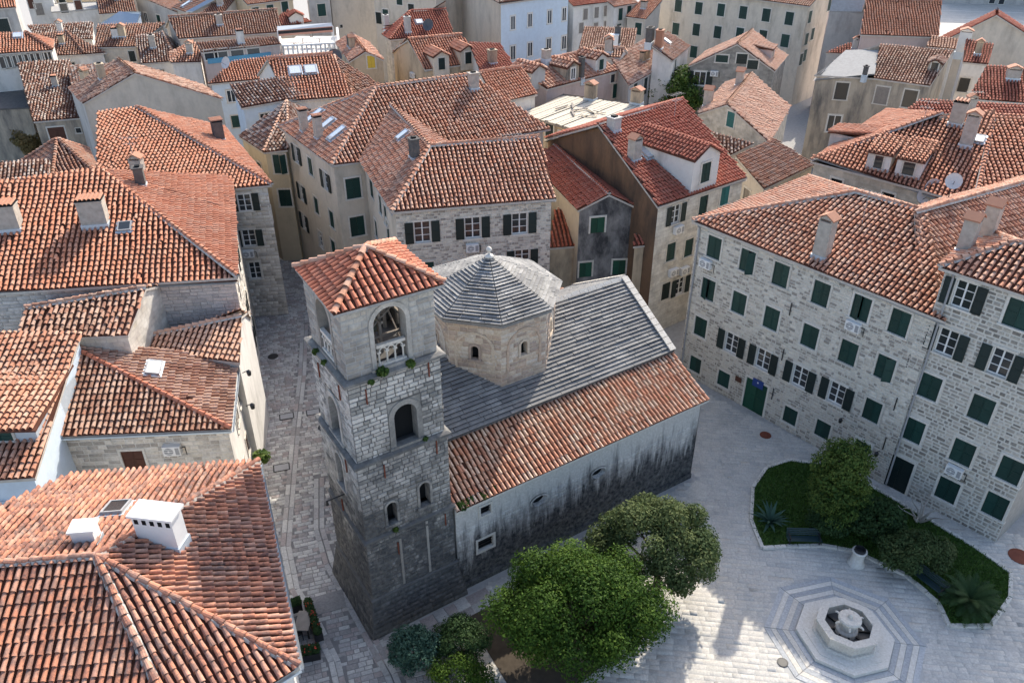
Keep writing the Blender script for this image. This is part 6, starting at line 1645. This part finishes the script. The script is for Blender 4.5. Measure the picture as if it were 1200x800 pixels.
c = at(540, 795, .9); tree('bush', 'low bright clipped bush at the bottom edge below the dark one', (c[0], c[1]), (c[0], c[1], .9), (1.35, 1.0, .75), 18, .4, .6, 6500, .06, 'leaf_bright', 23, 'bush', trunk_r=.06)
c = at(983, 565, 3.4)
tree('tree', 'tall yellow green broadleaf tree on the lawn before the stone house', (c[0], c[1] - .4), (c[0] + .1, c[1], 3.3), (1.35, 1.35, 2.8), 30, .5, .9, 20000, .085, 'leaf_mid', 31, trunk_r=.16, low=-.75)
c = at(978, 600, 1.6); tree('bush', 'dark purple green bush under the tall tree, by the left bench', (c[0], c[1]), (c[0] + .2, c[1], 1.2), (1.3, .8, .9), 18, .45, .75, 8000, .085, 'leaf_dark', 33, 'bush', trunk_r=.08)
c = at(1074, 638, 1.6)
tree('tree', 'low spreading olive tree in the middle of the garden bed', (c[0], c[1] - .1), (c[0], c[1] - .3, 1.3), (1.9, 1.2, .75), 22, .45, .7, 12000, .08, 'leaf_olive', 35, trunk_r=.12)
c = at(1030, 608, 1.4); tree('bush', 'dark shaded shrub between the tall tree and the low olive tree', (c[0], c[1]), (c[0], c[1], 1.3), (1.3, 1.1, 1.0), 16, .45, .75, 8000, .09, 'leaf_dark', 36, 'bush', trunk_r=.07)
# bare pale branches
p0 = at(1076, 612); br = obj('bare_shrub', None, None, Matrix.Translation(Vector(p0)), 'bare shrub with pale crooked branches behind the low olive tree', 'shrub')
b = MB(); g_ = random.Random(4)
for k in range(9):
    a = k * .75 + g_.uniform(-.3, .3); p = np.array([0, 0, 0.]); d = np.array([math.cos(a) * .45, math.sin(a) * .35, .8]); r = .075
    for j in range(5): q = p + d * .5 + np.array([g_.uniform(-.16, .16), g_.uniform(-.16, .16), g_.uniform(-.05, .1)]); b.tube(p, q, r, r * .75, 5); p = q; r *= .75; d = d * .92 + np.array([math.cos(a) * .14, math.sin(a) * .12, -.06])
obj('branches', b.mesh('branches', ['bark_pale']), br)
def rosette(name, label, px, py, n, ln, w, mat, rise, droop, trunk_h, seed, cat, pinn=0):
    """a rosette of arching leaves, every leaf a blade of its own joined to one crown; pinn = leaflets each side"""
    p = at(px, py); r = obj(name, None, None, Matrix.Translation(Vector(p)), label, cat); g = random.Random(seed); V = []; F = []; t = []
    for k in range(n):
        a = k * 2.39996 + g.uniform(-.2, .2); el = rise * (1 - .75 * k / n) + g.uniform(-.1, .1); l = ln * g.uniform(.8, 1.1); d = np.array([math.cos(a), math.sin(a), 0]); s = np.array([-d[1], d[0], 0]); q = np.array([0, 0, trunk_h]); pts = [q]
        for j in range(6): e = el - droop * j / 5; q = q + (d * math.cos(e) + ZU * math.sin(e)) * l / 6; pts.append(q)
        tn = g.random()
        if not pinn:
            for j in range(6): w0, w1 = w * (1 - (j / 6) ** 2), w * (1 - ((j + 1) / 6) ** 2); i = len(V); V += [pts[j] - s * w0, pts[j] + s * w0, pts[j + 1] + s * w1, pts[j + 1] - s * w1]; F.append((i, i + 1, i + 2, i + 3)); t.append(tn)
        else:
            for j in range(pinn):
                f = (j + .5) / pinn * 5.99; i0 = int(f); q = pts[i0] + (pts[i0 + 1] - pts[i0]) * (f - i0); u = unit(pts[i0 + 1] - pts[i0]); wl = w * math.sin(math.pi * min(.98, (j + 1.2) / (pinn + 1))) ** .6
                for sg in (-1, 1): i = len(V); tip = q + s * sg * wl + u * wl * .55 - ZU * .02; V += [q - u * .03, q + u * .03, tip + u * .012, tip - u * .012]; F.append((i, i + 1, i + 2, i + 3)); t.append(tn)
    obj('leaves', np_mesh('leaves', V, F, [mat], t), r)
    if trunk_h > .2: b = MB(); b.tube((0, 0, 0), (0, 0, trunk_h), .2, .16, 8); obj('trunk', b.mesh('trunk', ['bark']), r)
rosette('cycad', 'dark cycad palm with feathery fronds at the tip of the garden bed', 1133, 712, 46, 1.7, .22, 'leaf_dark', 1.2, 1.0, .5, 3, 'palm', 22)
rosette('agave', 'blue green spiky agave at the left end of the lawn', 902, 612, 22, 1.35, .13, 'leaf_blue', 1.25, .5, .05, 9, 'plant')
# benches
def bench(px0, py0, px1, py1, label, back_dir):
    A, B = at(px0, py0), at(px1, py1); L = np.linalg.norm(B - A); x = (B - A) / L; y = np.array([-x[1], x[0], 0]) * back_dir; x = np.cross(y, ZU) * 1.0
    c = (A + B) / 2; r = obj('bench', None, None, frame(c, x, y, ZU), label, 'bench', 'benches at the garden bed')
    b = MB(); b.box(-L / 2, L / 2, 0, .07, .42, .455); sl = b.mesh('slat', ['bench_green'])
    seat = obj('seat', MB2([(-L / 2 + .1, -L / 2 + .15), (L / 2 - .15, L / 2 - .1)]), r)
    for i in range(5): obj('slat', sl, seat, Matrix.Translation((0, i * .09, 0)))
    bk = obj('backrest', MB3(L), r)
    for i in range(4): obj('slat', sl, bk, Matrix.Translation((0, .46 + i * .03, .50 + i * .11)) @ Matrix.Rotation(math.radians(75), 4, 'X') @ Matrix.Translation((0, 0, -.44)))
    for sx in (-1, 1):
        b = MB(); X = sx * (L / 2 - .12)
        b.box(X - .03, X + .03, .02, .07, 0, .62); b.box(X - .03, X + .03, .42, .47, 0, .45); b.box(X - .03, X + .03, .0, .47, .61, .65); b.box(X - .028, X + .028, .07, .42, .38, .42); obj('leg', b.mesh('leg', ['iron_black']), r)
def MB2(xs):
    b = MB()
    for x0, x1 in xs: b.box(x0, x1, .02, .44, .39, .42)
    return b.mesh('seat', ['iron_black'])
def MB3(L):
    b = MB()
    for X in (-L / 2 + .12, L / 2 - .12): b.tube((X, .45, .42), (X, .58, .95), .025, .025, 6)
    return b.mesh('backrest', ['iron_black'])
bench(922, 640, 962, 641, 'dark green slatted bench at the left side of the garden bed, facing the square', 1)
bench(1061, 673, 1101, 704, 'dark green slatted bench angled towards the fountain, beside the cycad', 1)
bn = obj('litter_bin', None, None, Matrix.Translation(Vector(at(1003, 660))), 'white flared stone litter bin with black liner by the garden bed', 'litter bin')
b = MB(); b.lathe([(.46, 0), (.46, .1), (.36, .2), (.33, .75), (.4, .95), (.4, 1.0), (.3, 1.0), (.28, .7)], 18, cap=False); obj('bin_body', b.mesh('bin_body', ['stone_trim'], True), bn)
b = MB(); b.lathe([(.29, .8), (.3, 1.12), (.27, 1.14), (.24, .9)], 16); obj('liner', b.mesh('liner', ['bin_black']), bn)

# ------------------------------------------------------------------ street corner planting and table beside the foreground house
p = at(371, 760); x = unit(at(360, 712) - at(376, 782)); y = np.array([-x[1], x[0], 0])
def planter(px0, py0, px1, py1, w, h, label, flowers):
    A, B = at(px0, py0), at(px1, py1); L = np.linalg.norm(B - A); x = (B - A) / L; y = np.array([-x[1], x[0], 0])
    r = obj('planter', None, None, frame(A, x, y, ZU), label, 'planter', 'planters at the street corner'); b = MB(); b.box(0, L, -w / 2, w / 2, 0, h, 0); obj('box', b.mesh('box', ['bin_black']), r)
    E = [(L * (i + .5) / 7, 0, h + .12, L / 11, w * .5, .24) for i in range(7)]; V, F, t = leaf_cloud(E, 2600, .07); obj('foliage', np_mesh('foliage', V, F, ['leaf_dark'], t), r)
    if flowers: V, F, t = leaf_cloud([(e[0], e[1], e[2] + .1, e[3], e[4], .22) for e in E[1:6:2]], 60, .06); obj('flowers', np_mesh('flowers', V, F, ['flower_red'], t), r)
planter(362, 712, 375, 752, .42, .55, 'long black planter with red flowers along the street beside the foreground roof', True)
planter(355, 772, 376, 768, .5, .5, 'short black planter with leafy plants closing the lower end of the seating corner', True)
planter(343, 716, 354, 712, .42, .5, 'short black planter with leafy plants at the upper end of the seating corner', False)
t = obj('table', None, None, Matrix.Translation(Vector(at(358, 738))), 'small pale wooden table between the planters', 'table'); b = MB(); b.box(-.36, .36, -.6, .6, .7, .75); obj('table_top', b.mesh('table_top', ['wood_grey']), t)
lg = MB(); lg.box(-.03, .03, -.03, .03, 0, .7); lg = lg.mesh('leg', ['iron_black'])
for sx in (-.3, .3):
    for sy in (-.5, .5): obj('leg', lg, t, Matrix.Translation((sx, sy, 0)))
for k, (px, py) in enumerate(((350, 732), (350, 748))):
    r = obj('chair', None, None, Matrix.Translation(Vector(at(px, py))) @ Matrix.Rotation(.5, 4, 'Z'), ('dark chair at the upper end of the pale table', 'dark chair at the lower end of the pale table')[k], 'chair', 'chairs at the pale table')
    b = MB(); b.box(-.22, .22, -.22, .22, .43, .47); obj('seat', b.mesh('seat', ['bin_black']), r); b = MB(); b.box(-.22, -.18, -.22, .22, .5, .9); obj('backrest', b.mesh('backrest', ['bin_black']), r)
    for sx in (-.19, .19):
        for sy in (-.19, .19): b = MB(); b.box(sx - .02, sx + .02, sy - .02, sy + .02, 0, .43); obj('leg', b.mesh('leg', ['bin_black']), r)

# ------------------------------------------------------------------ things on walls and far planting
tree('tree', 'round leafy tree in the yard behind the deep red roofs', at(790, 122)[:2], at(790, 112, 7.5), (3.3, 3.0, 3.2), 26, .9, 1.5, 9000, .2, 'leaf_mid', 41, trunk_r=.25, low=-.6)
for k, (px, py, r, m, lb) in enumerate(((22, 158, 1.5, 'leaf_dry', 'dry ochre bush in the courtyard under the dark outhouse'), (36, 172, 1.2, 'leaf_dry', 'dry brown bush lower in the courtyard beside the brown door'))):
    c = at(px, py, 4.5); tree('bush', lb, (c[0], c[1]), c, (r, r, r), 12, .5, .8, 3500, .13, m, 50 + k, 'bush', trunk_r=.08)
# roof terrace with white balustrade and awning; the black front band is painted shadow
A, B, C, D = at(333, 64, 10.5), at(398, 60, 10.5), at(396, 42, 10.5), at(326, 46, 10.5)
TP = (A + C) / 2 * np.array([1, 1, 0]); te = obj('roof_terrace', None, None, Matrix.Translation(Vector(TP)), 'roof terrace with white balustrade and a long salmon awning', 'terrace')
b = MB(); k = [p - TP for p in (A, B, C, D)]; b.poly(k)
for i in range(4): p, q = k[i], k[(i + 1) % 4]; b.poly([p * np.array([1, 1, 0]), q * np.array([1, 1, 0]), q, p])
obj('wall', b.mesh('wall', ['pl_white']), te)
b = MB()
for p, q in ((A, B), (A, D), (B, C)):
    n = int(np.linalg.norm(q - p) / .55)
    for i in range(n + 1): c = p + (q - p) * i / n - TP; b.tube(c, c + ZU * .95, .13, .13, 5)
    u = unit(q - p); v = np.array([-u[1], u[0], 0]); e = [p - TP - v * .15, q - TP - v * .15, q - TP + v * .15, p - TP + v * .15]; b.hull([t_ + ZU * .95 for t_ in e] + [t_ + ZU * 1.12 for t_ in e], [(4, 5, 6, 7), (0, 1, 5, 4), (1, 2, 6, 5), (2, 3, 7, 6), (3, 0, 4, 7)])
obj('balustrade', b.mesh('balustrade', ['white_paint']), te)
b = MB(); P = [at(325, 36, 13.2), at(390, 31, 13.2), at(388, 27, 13.6), at(325, 31, 13.6)]; P = [p - TP for p in P]; b.poly(P, 0); b.poly([p - ZU * .1 for p in P][::-1], 1); b.poly([P[0] - ZU * .7, P[1] - ZU * .7, P[1], P[0]], 1); b.poly([P[0] - ZU * .45 + np.array([0, -.01, 0]), P[1] - ZU * .45 + np.array([0, -.01, 0]), P[1] - ZU * .1 + np.array([0, -.01, 0]), P[0] - ZU * .1 + np.array([0, -.01, 0])], 2)
for p in P: b.tube(p - ZU * 2.8, p, .07, .07, 5, 0)
obj('awning', b.mesh('awning', ['white_paint', 'canvas_salmon', 'bin_black']), te)
for i in range(5):
    p = at(345 + i * 10, 56 - i % 2 * 5, 10.5); tt = obj('terrace_table', None, None, Matrix.Translation(Vector(p)), ['first', 'second', 'third', 'fourth', 'fifth'][i] + ' white terrace table from the left behind the balustrade', 'table', 'tables on the roof terrace')
    b = MB(); b.box(-.9, .9, -.6, .6, .7, .8); obj('table_top', b.mesh('table_top', ['white_paint']), tt); b = MB(); b.tube((0, 0, 0), (0, 0, .7), .12, .12, 6); obj('leg', b.mesh('leg', ['white_paint']), tt)
# far alley paving and a yellow banner
sg = obj('banner', None, None, Matrix.Translation(Vector(at(337, 274))), 'yellow banner over the far end of the narrow street', 'banner')
b = MB(); b.box(-1.6, 1.6, -.05, .05, 2.2, 3.3, 0); b.tube((-1.7, 0, 0), (-1.7, 0, 3.4), .06, .06, 6, 1); b.tube((1.7, 0, 0), (1.7, 0, 3.4), .06, .06, 6, 1); obj('cloth', b.mesh('cloth', ['yellow_paint', 'iron_black']), sg)
# plaques and anchors on the long stone house
def on_wall(Hs, e, px, py, name, mesh, proud=.04): 
    u, z = Hs.uz(e, px, py); o, x, n, L, za, zb = Hs.wframe(e); obj(name, mesh, Hs.root, frame(o - Hs.org + x * u + n * proud + ZU * z, x, -n, ZU))
b = MB(); b.box(-.42, .42, -.02, .02, -.3, .3, 0)
b.tube((0, -.02, .08), (0, -.03, .08), .06, .06, 8, 1)
on_wall(RB1, 'ab', 889, 449, 'plaque', b.mesh('plaque', ['sign_blue', 'white_paint']), .08)
b = MB(); b.box(-.25, .25, -.02, .02, -.2, .2, 0); on_wall(RB1, 'ab', 866, 444, 'plaque', b.mesh('plaque', ['wood_brown']), .08)
b = MB(); b.box(-.03, .03, -.02, .02, -.45, .45, 0); an = b.mesh('wall_anchor', ['iron_black'])
for px, py in ((918, 415), (927, 362), (906, 461), (1050, 473)): on_wall(RB1, 'ab', px, py, 'wall_anchor', an, .06)
for px, py in ((1065, 422), (1037, 519)): on_wall(RB1 if px < 1060 else RB3, 'ab', px, py, 'wall_anchor', an, .06)
b = MB(); b.tube((0, 0, 0), (0, -.3, .1), .025); b.lathe([(.04, 0), (.1, .03), (.13, .26), (.07, .33), (.02, .38)], 8, 0, (0, -.32, -.24)); lan = b.mesh('wall_lantern', ['iron_black'])
on_wall(RB1, 'ab', 989, 489, 'wall_lantern', lan, .05); on_wall(RB1, 'ab', 1031, 528, 'wall_lantern', lan, .05)
for px, py in ((309, 437), (318, 476)): on_wall(L1H, 'bc', 283 + (py - 437) * .1, py, 'wall_lantern', lan, .05)
tuft('wall_plant', None, at(304, 535, 4.0) + np.array([.1, 0, 0]), .5, 'leaf_mid', 420, .12, L1H.root, L1H.org)
# rain pipes
def pipe(Hs, e, end, inset=.25, z0=.2):
    o, x, n, L, za, zb = Hs.wframe(e); u = inset if end == 0 else L - inset; zt = za if end == 0 else zb
    b = MB(); b.path([o - Hs.org + x * u + n * .1 + ZU * z0, o - Hs.org + x * u + n * .1 + ZU * (zt - .25), o - Hs.org + x * u + n * .3 + ZU * (zt + .02)], .06, 6); obj('rain_pipe', b.mesh('rain_pipe', ['grey_plastic']), Hs.root)
pipe(RB1, 'ab', 0); pipe(RB3, 'ab', 0, .5)

far_sq = obj('far_square', None, kind='structure'); b = MB(); b.poly([tuple(at(*p) + ZU * .012) for p in ((1085, 75), (1290, 80), (1290, 4), (1085, 4))]); obj('paving', b.mesh('paving', ['paver_plaza']), far_sq)
for yy in (12, 22, 34): kerb_run(far_sq, [tuple(at(1090, yy)), tuple(at(1290, yy + 6))], .6, 4, .02, 'stone_trim', 'band_stone')
